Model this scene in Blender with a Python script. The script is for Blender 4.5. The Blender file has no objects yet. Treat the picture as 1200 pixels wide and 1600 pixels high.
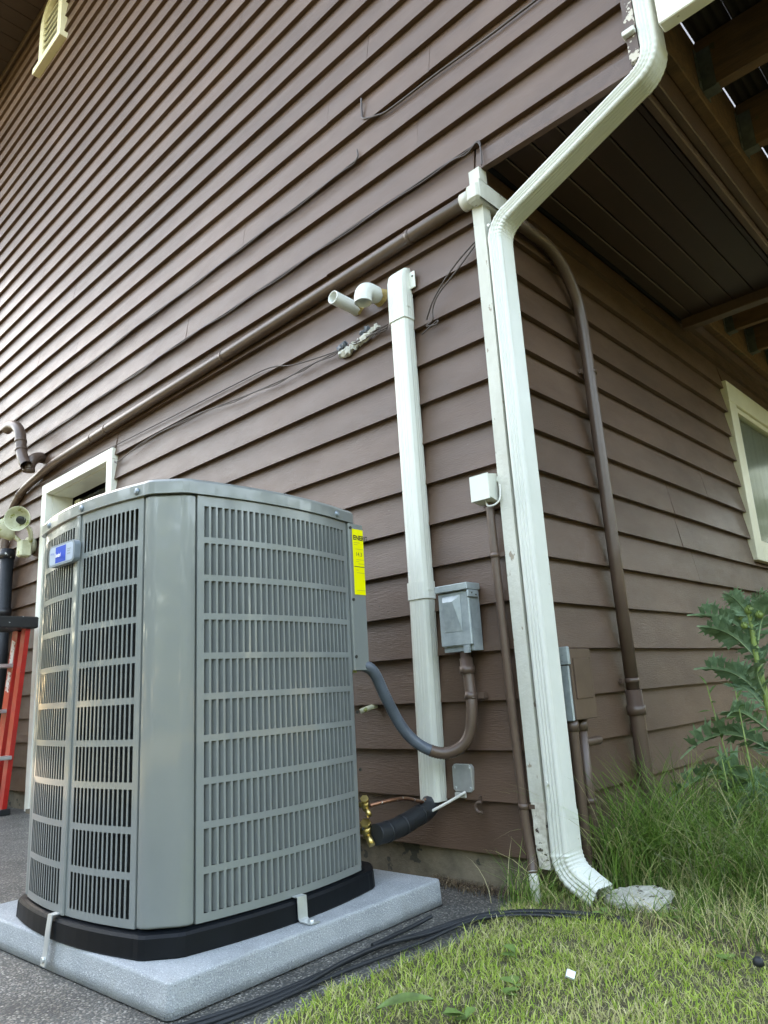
import bpy, math, random
import numpy as np
from mathutils import Vector, Matrix
R = math.radians
rnd = random.Random(7)
sc = bpy.context.scene
col = sc.collection

# ------------------------------------------------------------------ camera
cam = bpy.data.cameras.new('camera'); camo = bpy.data.objects.new('camera', cam); col.objects.link(camo)
cam.sensor_fit = 'VERTICAL'; cam.sensor_height = 24.0; cam.lens = 1129.74 / 1600 * 24.0
cam.clip_start = 0.02; cam.clip_end = 500
rt = Vector((0.72028638, 0.691314, -0.05720552)); up = Vector((0.20474319, -0.13307992, 0.96972674)); fw = Vector((-0.66277277, 0.71019341, 0.23739749))
m = Matrix((rt, up, -fw)).transposed().to_4x4(); m.translation = Vector((1.14273688, -1.78409467, 0.56963827))
camo.matrix_world = m
sc.camera = camo
# ------------------------------------------------------------------ light: sun behind the house, scene in open shade
SUN_EL, SUN_AZ = R(36), R(-56)            # azimuth from +Y towards +X
w = bpy.data.worlds.new('World'); sc.world = w; w.use_nodes = True
nt = w.node_tree; nt.nodes.clear()
sky = nt.nodes.new('ShaderNodeTexSky'); sky.sky_type = 'NISHITA'; sky.sun_disc = False
sky.sun_elevation = SUN_EL; sky.sun_rotation = SUN_AZ; sky.air_density = 1.0; sky.dust_density = 2.0; sky.ozone_density = 1.0
bg = nt.nodes.new('ShaderNodeBackground'); bg.inputs[1].default_value = 0.15
wo = nt.nodes.new('ShaderNodeOutputWorld'); nt.links.new(sky.outputs[0], bg.inputs[0]); nt.links.new(bg.outputs[0], wo.inputs[0])
sun = bpy.data.lights.new('sun', 'SUN'); sun.energy = 3.0; sun.angle = R(0.5); sun.color = (1.0, 0.95, 0.86)
suno = bpy.data.objects.new('sun', sun); col.objects.link(suno)
sd = Vector((math.sin(SUN_AZ) * math.cos(SUN_EL), math.cos(SUN_AZ) * math.cos(SUN_EL), math.sin(SUN_EL)))
suno.rotation_euler = sd.to_track_quat('Z', 'Y').to_euler(); suno.location = sd * 30
sc.view_settings.view_transform = 'Standard'; sc.view_settings.look = 'None'; sc.view_settings.exposure = 3.74; sc.view_settings.gamma = 1.0
sc.view_settings.use_white_balance = True; sc.view_settings.white_balance_temperature = 9800; sc.view_settings.white_balance_tint = 11
sc.cycles.use_denoising = True
sc.cycles.max_bounces = 6; sc.cycles.diffuse_bounces = 4; sc.cycles.glossy_bounces = 3; sc.cycles.transparent_max_bounces = 8; sc.cycles.caustics_reflective = False; sc.cycles.caustics_refractive = False

# ------------------------------------------------------------------ materials
MATS = {}
def mat(name, c, rough=0.5, metal=0.0, var=0.0, vscale=8.0, c2=None, bump=0.0, bscale=60.0, bstretch=(1, 1, 1), stretch=(1, 1, 1),
        spec=0.5, coat=0.0, trans=0.0, rand=0.0, rvar=0.0, spots=None, detail=5.0, attr=None, coatr=0.08):
    """procedural principled material; colours come from noise between c and c2, optional spots (colour, scale, threshold)"""
    if name in MATS: return MATS[name]
    ma = bpy.data.materials.new(name); ma.use_nodes = True
    t = ma.node_tree; N = t.nodes; L = t.links; b = N['Principled BSDF']
    b.inputs['Roughness'].default_value = rough; b.inputs['Metallic'].default_value = metal
    b.inputs['Specular IOR Level'].default_value = spec; b.inputs['Coat Weight'].default_value = coat; b.inputs['Coat Roughness'].default_value = coatr
    tc = N.new('ShaderNodeTexCoord')
    def noise(scale, st, det=detail):
        mp = N.new('ShaderNodeMapping'); mp.inputs['Scale'].default_value = st; L.new(tc.outputs['Object'], mp.inputs[0])
        n = N.new('ShaderNodeTexNoise'); n.inputs['Scale'].default_value = scale; n.inputs['Detail'].default_value = det; n.inputs['Roughness'].default_value = 0.62
        L.new(mp.outputs[0], n.inputs['Vector']); return n
    out = None
    if c2 is None and var: c2 = tuple(x * (1 - var) for x in c); c = tuple(min(1, x * (1 + var)) for x in c)
    if c2 is not None:
        n = noise(vscale, stretch); rp = N.new('ShaderNodeValToRGB')
        rp.color_ramp.elements[0].position = 0.34; rp.color_ramp.elements[1].position = 0.68
        rp.color_ramp.elements[0].color = (*c2, 1); rp.color_ramp.elements[1].color = (*c, 1)
        L.new(n.outputs['Fac'], rp.inputs[0]); out = rp.outputs[0]
    else:
        rg = N.new('ShaderNodeRGB'); rg.outputs[0].default_value = (*c, 1); out = rg.outputs[0]
    if attr:
        at = N.new('ShaderNodeVertexColor'); at.layer_name = attr; out = at.outputs[0]
    for sp in (spots or []):
        n = noise(sp[1], sp[3] if len(sp) > 3 else (1, 1, 1), 3.0); rp = N.new('ShaderNodeValToRGB')
        rp.color_ramp.elements[0].position = sp[2]; rp.color_ramp.elements[1].position = sp[2] + (sp[4] if len(sp) > 4 else 0.03)
        rp.color_ramp.elements[0].color = (0, 0, 0, 1); rp.color_ramp.elements[1].color = (1, 1, 1, 1)
        L.new(n.outputs['Fac'], rp.inputs[0])
        mx = N.new('ShaderNodeMix'); mx.data_type = 'RGBA'; L.new(rp.outputs[0], mx.inputs[0]); L.new(out, mx.inputs[6]); mx.inputs[7].default_value = (*sp[0], 1); out = mx.outputs[2]
    if rand:
        oi = N.new('ShaderNodeObjectInfo'); hs = N.new('ShaderNodeHueSaturation'); mr = N.new('ShaderNodeMapRange')
        mr.inputs[3].default_value = 1 - rand; mr.inputs[4].default_value = 1 + rand
        L.new(oi.outputs['Random'], mr.inputs[0]); L.new(mr.outputs[0], hs.inputs['Value']); L.new(out, hs.inputs['Color']); out = hs.outputs[0]
    L.new(out, b.inputs['Base Color'])
    if rvar:
        n = noise(vscale * 1.7, stretch); mr = N.new('ShaderNodeMapRange'); mr.inputs[1].default_value = 0.3; mr.inputs[2].default_value = 0.7
        mr.inputs[3].default_value = max(0, rough - rvar); mr.inputs[4].default_value = min(1, rough + rvar); L.new(n.outputs['Fac'], mr.inputs[0]); L.new(mr.outputs[0], b.inputs['Roughness'])
    if bump:
        n = noise(bscale, bstretch); bu = N.new('ShaderNodeBump'); bu.inputs['Strength'].default_value = bump; bu.inputs['Distance'].default_value = 0.004
        L.new(n.outputs['Fac'], bu.inputs['Height']); L.new(bu.outputs[0], b.inputs['Normal'])
    if trans:
        tr = N.new('ShaderNodeBsdfTranslucent'); L.new(out, tr.inputs[0]); ms = N.new('ShaderNodeMixShader'); ms.inputs[0].default_value = trans
        L.new(b.outputs[0], ms.inputs[1]); L.new(tr.outputs[0], ms.inputs[2]); L.new(ms.outputs[0], N['Material Output'].inputs[0])
    MATS[name] = ma
    return ma

BR = (0.098, 0.064, 0.052)
M_SIDE = mat('siding_paint', (0.106, 0.059, 0.038), 0.46, c2=(0.083, 0.046, 0.029), vscale=3.0, stretch=(1, 1, 3), bump=0.42, bscale=7, bstretch=(5, 5, 60), rand=0.09, rvar=0.06, spec=0.45, coat=0.10, coatr=0.25,
             spots=[((0.122, 0.071, 0.048), 1.6, 0.46, (1, 1, 2.2), 0.22), ((0.22, 0.19, 0.165), 120, 0.742), ((0.04, 0.026, 0.02), 60, 0.735)])
M_BROWN = mat('brown_pipe_paint', (0.10, 0.064, 0.048), 0.34, var=0.12, vscale=14, bump=0.08, bscale=80)
M_BRTRIM = mat('brown_trim_paint', (0.10, 0.058, 0.042), 0.45, var=0.15, vscale=7, stretch=(4, 1, 4), bump=0.3, bscale=10, bstretch=(20, 2, 20))
M_PEEL = mat('peeling_brown_paint', (0.105, 0.07, 0.058), 0.6, var=0.1, vscale=12, bump=0.6, bscale=40, spots=[((0.55, 0.5, 0.42), 42, 0.55)])
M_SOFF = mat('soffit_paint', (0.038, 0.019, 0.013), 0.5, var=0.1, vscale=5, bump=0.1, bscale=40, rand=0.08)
M_WHITE = mat('white_vinyl', (0.70, 0.71, 0.64), 0.34, c2=(0.64, 0.655, 0.585), vscale=5, bump=0.04, bscale=120)
M_DOWN = mat('white_downspout_paint', (0.68, 0.69, 0.64), 0.30, c2=(0.61, 0.63, 0.575), vscale=6, bump=0.05, bscale=60, spots=[((0.42, 0.40, 0.33), 46, 0.74)])
M_TRIM = mat('white_trim_paint', (0.60, 0.60, 0.53), 0.5, c2=(0.50, 0.49, 0.42), vscale=18, stretch=(1, 1, 0.3), bump=0.5, bscale=70, spots=[((0.30, 0.25, 0.19), 34, 0.655, (1, 1, 0.5))])
M_ROT = mat('rotten_trim_wood', (0.7, 0.68, 0.6), 0.8, c2=(0.42, 0.38, 0.31), vscale=40, bump=0.9, bscale=50, spots=[((0.07, 0.05, 0.04), 45, 0.60)])
M_CREAM = mat('cream_trim_paint', (0.74, 0.71, 0.56), 0.4, var=0.05, vscale=10, bump=0.1, bscale=60, bstretch=(1, 1, 0.2))
M_DFRAME = mat('door_frame_paint', (0.80, 0.79, 0.70), 0.4, var=0.05, vscale=10, bump=0.1, bscale=50)
M_AC = mat('cabinet_grey_paint', (0.185, 0.205, 0.20), 0.3, var=0.05, vscale=5, bump=0.03, bscale=180, coat=0.8, coatr=0.05, spots=[((0.21, 0.225, 0.212), 3.0, 0.45, (1, 1, 0.35), 0.3)])
M_ACB = mat('louver_grey_paint', (0.20, 0.22, 0.216), 0.3, var=0.05, vscale=5, coat=0.8, coatr=0.08)
M_COIL = mat('dark_coil_fins', (0.018, 0.022, 0.024), 0.5, c2=(0.008, 0.010, 0.012), vscale=30, stretch=(1, 1, 6), bump=0.4, bscale=30, bstretch=(30, 30, 1), spots=[((0.35, 0.40, 0.42), 190, 0.765)])
M_BLACK = mat('black_base_plastic', (0.003, 0.0045, 0.0065), 0.5, spec=0.2, var=0.3, vscale=9, bump=0.12, bscale=40)
M_RUB = mat('black_rubber', (0.012, 0.015, 0.018), 0.55, var=0.25, vscale=25, bump=0.12, bscale=60)
M_GALV = mat('galvanised_steel', (0.42, 0.48, 0.49), 0.46, metal=0.35, c2=(0.28, 0.33, 0.345), vscale=26, rvar=0.12, bump=0.05, bscale=90, spots=[((0.16, 0.18, 0.18), 60, 0.72)])
M_ZINC = mat('bright_zinc', (0.60, 0.63, 0.62), 0.32, metal=0.55, var=0.12, vscale=20)
M_BRASS = mat('brass', (0.62, 0.46, 0.18), 0.28, metal=0.95, var=0.15, vscale=40)
M_COPPER = mat('copper', (0.42, 0.2, 0.12), 0.38, metal=0.9, c2=(0.2, 0.09, 0.06), vscale=40, spots=[((0.6, 0.6, 0.58), 50, 0.62)])
M_CONDG = mat('grey_flex_conduit', (0.085, 0.105, 0.13), 0.42, var=0.2, vscale=20)
M_PAD = mat('pad_concrete', (0.43, 0.46, 0.475), 0.85, c2=(0.33, 0.36, 0.38), vscale=9, bump=1.0, bscale=300, spots=[((0.60, 0.63, 0.64), 300, 0.585), ((0.18, 0.20, 0.22), 330, 0.62), ((0.27, 0.27, 0.25), 5.0, 0.56, (1, 1, 1), 0.3)])
M_FOUND = mat('foundation_concrete', (0.25, 0.205, 0.145), 0.9, c2=(0.12, 0.10, 0.068), vscale=9, bump=0.9, bscale=50, spots=[((0.07, 0.065, 0.05), 15, 0.62)])
M_STONE = mat('broken_slab_stone', (0.60, 0.58, 0.51), 0.9, c2=(0.36, 0.345, 0.29), vscale=22, bump=1.0, bscale=60, spots=[((0.12, 0.11, 0.08), 40, 0.6)])
M_RED = mat('red_fibreglass', (0.52, 0.022, 0.018), 0.35, var=0.12, vscale=12, spots=[((0.75, 0.65, 0.62), 70, 0.72)])
M_LBLACK = mat('ladder_black_plastic', (0.013, 0.014, 0.016), 0.45, spots=[((0.6, 0.62, 0.62), 30, 0.66)])
M_STICK = mat('worn_white_sticker', (0.72, 0.70, 0.68), 0.5, spots=[((0.5, 0.12, 0.1), 45, 0.55)])
M_ALU = mat('aluminium', (0.6, 0.63, 0.66), 0.35, metal=0.9, var=0.1)
M_YEL = mat('yellow_label_paper', (0.86, 0.80, 0.0), 0.5, var=0.02)
M_INK = mat('black_print', (0.02, 0.02, 0.015), 0.6)
M_INK2 = mat('faint_print', (0.42, 0.38, 0.03), 0.6)
M_BLUE = mat('blue_print', (0.003, 0.07, 0.46), 0.5, spec=0.2)
M_BADGE = mat('pale_badge_face', (0.42, 0.50, 0.60), 0.3)
M_BRIM = mat('badge_rim', (0.25, 0.30, 0.34), 0.3, metal=0.3)
M_WPRINT = mat('white_print', (0.85, 0.87, 0.9), 0.5)
M_PVC = mat('white_pvc', (0.66, 0.68, 0.64), 0.3, var=0.03, vscale=12)
M_FOAM = mat('old_spray_foam', (0.62, 0.47, 0.2), 0.9, c2=(0.36, 0.24, 0.08), vscale=60, bump=1.0, bscale=80)
M_PUTTY = mat('white_duct_putty', (0.60, 0.58, 0.50), 0.7, c2=(0.45, 0.45, 0.42), vscale=50, bump=0.8, bscale=70)
M_WIRE = mat('brown_painted_cable', (0.06, 0.043, 0.037), 0.45, var=0.15, vscale=20)
M_WWIRE = mat('white_cable', (0.72, 0.71, 0.66), 0.4)
M_FLOOD = mat('aged_white_lamp_paint', (0.66, 0.66, 0.50), 0.5, c2=(0.5, 0.5, 0.33), vscale=25, spots=[((0.32, 0.34, 0.10), 24, 0.60)])
M_TIMBER = mat('weathered_deck_timber', (0.20, 0.105, 0.055), 0.7, c2=(0.11, 0.06, 0.034), vscale=6, stretch=(1, 6, 6), bump=0.6, bscale=12, bstretch=(2, 20, 20), spots=[((0.08, 0.07, 0.03), 7, 0.64)], rand=0.12)
M_DECKB = mat('brown_deck_board', (0.035, 0.026, 0.022), 0.6, var=0.2, vscale=10, rand=0.1)
M_HANG = mat('old_joist_hanger_steel', (0.13, 0.14, 0.13), 0.55, metal=0.5, var=0.25, vscale=30)
M_FASC = mat('white_fascia_paint', (0.82, 0.81, 0.72), 0.5, var=0.04, bump=0.2, bscale=12, bstretch=(3, 30, 30), spots=[((0.5, 0.46, 0.36), 25, 0.69)])
M_ROOF = mat('dark_roof_shingle', (0.05, 0.048, 0.046), 0.9, var=0.2, vscale=20, bump=0.5)
M_CURT = mat('pale_curtain', (0.30, 0.31, 0.27), 0.9, var=0.06)
M_DARK = mat('dark_interior', (0.012, 0.012, 0.012), 0.8)
M_LEAFT = mat('thistle_leaf', (0.21, 0.33, 0.18), 0.55, c2=(0.12, 0.22, 0.12), vscale=60, trans=0.18, rand=0.12)
M_STEM = mat('thistle_stem', (0.19, 0.27, 0.07), 0.5, var=0.15, vscale=30)
M_VEIN = mat('leaf_midrib', (0.30, 0.40, 0.20), 0.5)
M_LEAFW = mat('willowherb_leaf', (0.12, 0.23, 0.07), 0.5, trans=0.25, rand=0.15, var=0.1)
M_LEAFF = mat('fallen_leaf', (0.13, 0.23, 0.05), 0.5, c2=(0.06, 0.09, 0.03), vscale=30)
M_GRASS = mat('lawn_blade', (0.1, 0.2, 0.04), 0.6, trans=0.38, attr='tint', spec=0.12)
M_SOIL = mat('lawn_soil', (0.11, 0.10, 0.05), 0.95, c2=(0.05, 0.045, 0.025), vscale=40, bump=1.0, bscale=120)
M_LAWN = mat('lawn_ground', (0.10, 0.098, 0.045), 0.95, c2=(0.066, 0.066, 0.03), vscale=3, bump=1.0, bscale=80)
M_DEBRIS = mat('dry_debris', (0.12, 0.085, 0.055), 0.9, attr='tint')
M_CHIPW = mat('white_plastic_bit', (0.7, 0.75, 0.8), 0.4)

def glass_mat():
    ma = bpy.data.materials.new('window_glass'); ma.use_nodes = True; t = ma.node_tree; N = t.nodes; L = t.links; N.clear()
    o = N.new('ShaderNodeOutputMaterial'); g = N.new('ShaderNodeBsdfGlossy'); g.inputs['Roughness'].default_value = 0.12
    tr = N.new('ShaderNodeBsdfTransparent'); tr.inputs[0].default_value = (0.9, 0.92, 0.9, 1); f = N.new('ShaderNodeFresnel'); f.inputs[0].default_value = 1.18
    mx = N.new('ShaderNodeMixShader'); mm = N.new('ShaderNodeMath'); mm.operation = 'MULTIPLY'; mm.inputs[1].default_value = 0.3; L.new(f.outputs[0], mm.inputs[0]); L.new(mm.outputs[0], mx.inputs[0]); L.new(tr.outputs[0], mx.inputs[1]); L.new(g.outputs[0], mx.inputs[2]); L.new(mx.outputs[0], o.inputs[0])
    return ma
M_GLASS = glass_mat()

def aggregate_mat():
    ma = bpy.data.materials.new('exposed_aggregate'); ma.use_nodes = True; t = ma.node_tree; N = t.nodes; L = t.links; b = N['Principled BSDF']
    tc = N.new('ShaderNodeTexCoord'); v = N.new('ShaderNodeTexVoronoi'); v.inputs['Scale'].default_value = 190; L.new(tc.outputs['Object'], v.inputs['Vector'])
    sp = N.new('ShaderNodeSeparateColor'); L.new(v.outputs['Color'], sp.inputs[0])
    rp = N.new('ShaderNodeValToRGB'); e = rp.color_ramp.elements; e[0].color = (0.075, 0.077, 0.075, 1); e[1].color = (0.48, 0.46, 0.40, 1); e[1].position = 1.0
    for p, c in ((0.45, (0.135, 0.135, 0.125, 1)), (0.7, (0.22, 0.20, 0.165, 1)), (0.9, (0.30, 0.28, 0.25, 1))):
        q = e.new(p); q.color = c
    L.new(sp.outputs[0], rp.inputs[0])
    d = N.new('ShaderNodeValToRGB'); d.color_ramp.elements[0].position = 0.42; d.color_ramp.elements[1].position = 0.62; d.color_ramp.elements[0].color = (1, 1, 1, 1); d.color_ramp.elements[1].color = (0, 0, 0, 1)
    L.new(v.outputs['Distance'], d.inputs[0])
    mx = N.new('ShaderNodeMix'); mx.data_type = 'RGBA'; mx.inputs[6].default_value = (0.07, 0.07, 0.064, 1); L.new(d.outputs[0], mx.inputs[0]); L.new(rp.outputs[0], mx.inputs[7])
    n = N.new('ShaderNodeTexNoise'); n.inputs['Scale'].default_value = 6; n.inputs['Detail'].default_value = 5; L.new(tc.outputs['Object'], n.inputs['Vector'])
    n2 = N.new('ShaderNodeMapRange'); n2.inputs[1].default_value = 0.3; n2.inputs[2].default_value = 0.7; n2.inputs[3].default_value = 0.62; n2.inputs[4].default_value = 1.2; L.new(n.outputs['Fac'], n2.inputs[0])
    hs = N.new('ShaderNodeHueSaturation'); L.new(n2.outputs[0], hs.inputs['Value']); L.new(mx.outputs[2], hs.inputs['Color']); L.new(hs.outputs[0], b.inputs['Base Color'])
    b.inputs['Roughness'].default_value = 0.65
    bu = N.new('ShaderNodeBump'); bu.inputs['Strength'].default_value = 0.8; bu.inputs['Distance'].default_value = 0.003; L.new(d.outputs[0], bu.inputs['Height']); L.new(bu.outputs[0], b.inputs['Normal'])
    return ma
M_AGG = aggregate_mat()

# ------------------------------------------------------------------ mesh helpers
class MB:
    def __init__(s): s.v = []; s.f = []; s.sm = []
    def add(s, vs, fs, smooth=False):
        o = len(s.v); s.v += [tuple(x) for x in vs]; s.f += [tuple(i + o for i in f) for f in fs]; s.sm += [smooth] * len(fs); return s
    def box(s, x0, x1, y0, y1, z0, z1):
        return s.add([(x0, y0, z0), (x1, y0, z0), (x1, y1, z0), (x0, y1, z0), (x0, y0, z1), (x1, y0, z1), (x1, y1, z1), (x0, y1, z1)],
                     [(0, 3, 2, 1), (4, 5, 6, 7), (0, 1, 5, 4), (1, 2, 6, 5), (2, 3, 7, 6), (3, 0, 4, 7)])
    def bbox(s, x0, x1, y0, y1, z0, z1, b=0.004):
        """box with bevelled edges (all twelve), as stacked rings"""
        def ring(z, i): return [(x0 + i + b, y0 + i, z), (x1 - i - b, y0 + i, z), (x1 - i, y0 + i + b, z), (x1 - i, y1 - i - b, z), (x1 - i - b, y1 - i, z), (x0 + i + b, y1 - i, z), (x0 + i, y1 - i - b, z), (x0 + i, y0 + i + b, z)]
        rs = [ring(z0, b), ring(z0 + b, 0), ring(z1 - b, 0), ring(z1, b)]
        return s.loft(rs)
    def loft(s, rings, closed=True, caps=True, smooth=False):
        n = len(rings[0]); vs = [p for r in rings for p in r]; fs = []
        for i in range(len(rings) - 1):
            for j in range(n if closed else n - 1):
                k = (j + 1) % n; fs.append((i * n + j, i * n + k, (i + 1) * n + k, (i + 1) * n + j))
        s.add(vs, fs, smooth)
        if caps and closed:
            o = len(s.v) - len(vs)
            s.f.append(tuple(o + j for j in reversed(range(n)))); s.sm.append(False)
            s.f.append(tuple(o + (len(rings) - 1) * n + j for j in range(n))); s.sm.append(False)
        return s
    def prism(s, poly, z0, z1): return s.loft([[(x, y, z0) for x, y in poly], [(x, y, z1) for x, y in poly]])
    def sweep(s, path, prof, upv=(0, 0, 1), caps=True, smooth=False, scales=None):
        """sweep 2d profile (a,b) along path; a along side vector, b along the other; parallel transport from upv"""
        P_ = [Vector(p) for p in path]; rings = []; t0 = None; u = Vector(upv)
        for i, p in enumerate(P_):
            t = (P_[min(i + 1, len(P_) - 1)] - P_[max(i - 1, 0)]).normalized()
            if t0 is not None:
                q = t0.rotation_difference(t); u = q @ u
            u = (u - t * u.dot(t)); u.normalize(); sd_ = t.cross(u); t0 = t
            k = scales[i] if scales else 1.0
            rings.append([tuple(p + sd_ * a * k + u * b * k) for a, b in prof])
        return s.loft(rings, True, caps, smooth)
    def tube(s, path, r, n=12, scales=None, caps=True):
        prof = [(r * math.cos(2 * math.pi * i / n), r * math.sin(2 * math.pi * i / n)) for i in range(n)]
        d = Vector(path[1]) - Vector(path[0]); upv = (0, 0, 1) if abs(d.normalized().z) < 0.9 else (0, 1, 0)
        return s.sweep(path, prof, upv, caps, True, scales)
    def hollow(s, path, r, ri, n=20, depth=None):
        """pipe open at its last end, with an inner bore"""
        s.tube(path, r, n, caps=False)
        P_ = [Vector(p) for p in path]; t = (P_[-1] - P_[-2]).normalized(); a = t.orthogonal().normalized(); b_ = t.cross(a)
        e = P_[-1]; dp = depth or r * 1.6
        def ring(c, q): return [tuple(c + a * q * math.cos(2 * math.pi * i / n) + b_ * q * math.sin(2 * math.pi * i / n)) for i in range(n)]
        s.loft([ring(e - t * 0.0002, r), ring(e + t * 0.0005, r - 0.0008), ring(e + t * 0.0005, ri), ring(e - t * dp, ri * 0.97)], True, False, True)
        s.add(ring(e - t * dp, ri * 0.97), [tuple(range(n))]); return s
    def mesh(s, name):
        me = bpy.data.meshes.new(name); me.from_pydata(s.v, [], s.f); me.polygons.foreach_set('use_smooth', s.sm); me.update(); return me
    def build(s, name, ma, parent=None, loc=None): return link(name, s.mesh(name), ma, parent, loc)

def link(name, me, ma, parent=None, loc=None):
    o = bpy.data.objects.new(name, me); col.objects.link(o)
    if ma is not None and not me.materials: me.materials.append(ma)
    if parent is not None: o.parent = parent
    if loc is not None: o.location = loc
    return o
def fixn(o):
    """consistent outward normals"""
    import bmesh
    bm = bmesh.new(); bm.from_mesh(o.data); bmesh.ops.recalc_face_normals(bm, faces=bm.faces); bm.to_mesh(o.data); bm.free(); return o
def tag(o, label, cat=None, group=None, kind=None):
    o['label'] = label
    if cat: o['category'] = cat
    if group: o['group'] = group
    if kind: o['kind'] = kind
    return o
def thing(name, label, cat, loc=(0, 0, 0), rz=0.0, group=None):
    o = bpy.data.objects.new(name, None); col.objects.link(o); o.location = loc; o.rotation_euler = (0, 0, rz); o.empty_display_size = 0.1
    return tag(o, label, cat, group)
def rel(pts, loc): return [(p[0] - loc[0], p[1] - loc[1], p[2] - loc[2]) for p in pts]
def bez(pts, n=8):
    """catmull-rom through points"""
    P_ = [Vector(p) for p in pts]; out = []
    for i in range(len(P_) - 1):
        a = P_[max(i - 1, 0)]; b = P_[i]; c = P_[i + 1]; d = P_[min(i + 2, len(P_) - 1)]
        for k in range(n):
            t = k / n; out.append(0.5 * ((2 * b) + (c - a) * t + (2 * a - 5 * b + 4 * c - d) * t * t + (3 * b - a - 3 * c + d) * t ** 3))
    out.append(P_[-1]); return [tuple(p) for p in out]
def arcp(c, r, a0, a1, e1, e2, n=8):
    c = Vector(c); e1 = Vector(e1); e2 = Vector(e2)
    return [tuple(c + e1 * r * math.cos(a0 + (a1 - a0) * i / n) + e2 * r * math.sin(a0 + (a1 - a0) * i / n)) for i in range(n + 1)]
def text_mesh(txt, size, name, bold=0.0):
    cu = bpy.data.curves.new(name, 'FONT'); cu.body = txt; cu.size = size; cu.offset = bold; cu.align_x = 'LEFT'; cu.resolution_u = 3
    o = bpy.data.objects.new(name, cu); col.objects.link(o)
    dg = bpy.context.evaluated_depsgraph_get(); me = bpy.data.meshes.new_from_object(o.evaluated_get(dg)); bpy.data.objects.remove(o); bpy.data.curves.remove(cu)
    me.materials.clear(); return me

# ------------------------------------------------------------------ ground
g = MB()
g.add([(-120, -120, -0.012), (120, -120, -0.012), (120, 120, -0.012), (-120, 120, -0.012)], [(0, 1, 2, 3)])
tag(g.build('ground', M_LAWN), 'wide green lawn ground reaching out past the house', kind='structure')
# exposed aggregate pavement beside the house
pv = MB(); pv.add([(-9, -3.4, -0.004), (-0.03, -3.4, -0.004), (-0.03, 0.05, -0.004), (-9, 0.05, -0.004), (-9, -3.4, -0.08), (-0.03, -3.4, -0.08), (-0.03, 0.05, -0.08)], [(0, 1, 2, 3), (1, 5, 6, 2), (0, 4, 5, 1)])
tag(pv.build('pavement', M_AGG), 'grey exposed aggregate pavement along the house wall', kind='structure')
# bare soil under the grass near the house, gently uneven
def hgt(x, y):
    return 0.008 * math.sin(3.1 * x + 1.3) * math.cos(2.7 * y) + 0.005 * math.sin(9 * x + 5 * y) + 0.003 * math.sin(23 * x - 17 * y)
so = MB(); nx, ny = 60, 80; X0, X1, Y0, Y1 = -0.06, 2.2, -2.6, 2.6
vs = [];
for j in range(ny + 1):
    for i in range(nx + 1):
        x = X0 + (X1 - X0) * i / nx; y = Y0 + (Y1 - Y0) * j / ny
        if i == 0: x += 0.018 * math.sin(11 * y) + 0.01 * math.sin(37 * y)
        vs.append((x, y, 0.004 + hgt(x, y) - (0.012 if i == 0 else 0)))
so.add(vs, [(j * (nx + 1) + i, j * (nx + 1) + i + 1, (j + 1) * (nx + 1) + i + 1, (j + 1) * (nx + 1) + i) for j in range(ny) for i in range(nx)], True)
tag(so.build('lawn_soil', M_SOIL), 'brown soil showing between the grass at the house corner', kind='structure')

# ------------------------------------------------------------------ house
U = 0.14; Z16 = 16.72
house = thing('house', 'brown house clad in overlapping horizontal wooden boards', 'house')
def hp(mb, name, ma, parent=None): return mb.build(name, ma, parent or house)
def zk(k): return (Z16 - k) * U
TB = 0.027     # butt thickness
def lap_board(axis, a0, a1, z0, hgt_, seed):
    """one clapboard; axis 'x' faces -y, axis 'y' faces +x. a0..a1 along the wall"""
    r = random.Random(seed); mb = MB(); n = max(3, min(7, int((a1 - a0) / 0.35))); rings = []
    d0 = r.uniform(-0.0012, 0.0012); d1 = r.uniform(-0.0012, 0.0012); ph = r.uniform(0, 6)
    for i in range(n + 1):
        t = i / n; a = a0 + (a1 - a0) * t
        zz = z0 + d0 * (1 - t) + d1 * t + 0.0009 * math.sin(ph + a * 3.1); o = 0.0012 * math.sin(ph * 2 + a * 2.3)
        top = z0 + hgt_ + 0.012
        pr = [(0 + o, zz), (TB, zz + 0.001), (TB + 0.006, top), (TB - 0.004, top)]      # (depth, z)
        if axis == 'x': rings.append([(a, dd, q) for dd, q in pr])
        else: rings.append([(-dd, a, q) for dd, q in pr])
    mb.loft(rings)
    return mb
bcount = 0
def course(axis, spans, z0, hh, seed):
    """lay boards of random length in each free span, 2 mm joints"""
    global bcount
    r = random.Random(seed)
    for (a, b) in spans:
        x = a; first = True
        while x < b - 0.02:
            ln = r.uniform(0.5, 4.4) if first else r.uniform(2.3, 4.6)
            e = b if b - (x + ln) < 0.5 else x + ln
            o = hp(lap_board(axis, x, e - (0.0017 if e < b else 0), z0, hh, seed * 31 + bcount), 'siding_board', M_SIDE); fixn(o)
            bcount += 1; x = e; first = False
XL = -7.6; DX0, DX1, DZ = -3.505, -2.548, 1.965
KTOP = -28
for k in range(KTOP, 17):
    z0 = zk(k); xr = -0.006 if k >= 1 else 0.545
    if k <= 0: spans = [(XL, 0.545)]
    elif z0 + U > DZ and z0 < DZ: spans = [(XL, DX0 + 0.0), (DX0, DX1), (DX1, -0.022)]
    elif z0 < DZ: spans = [(XL, DX0), (DX1, -0.022)]
    else: spans = [(XL, -0.022)]
    for s_ in spans:
        if z0 < DZ < z0 + U and s_ == (DX0, DX1):
            course('x', [s_], DZ + 0.002, U - (DZ - z0) - 0.002, 900 + k)
        else: course('x', [s_], z0, U, 1000 + k * 7 + int(s_[0] * 10))
    if k == 1: course('x', [(-0.012, 0.545)], 2.238, zk(0) - 2.238, 777)
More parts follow.
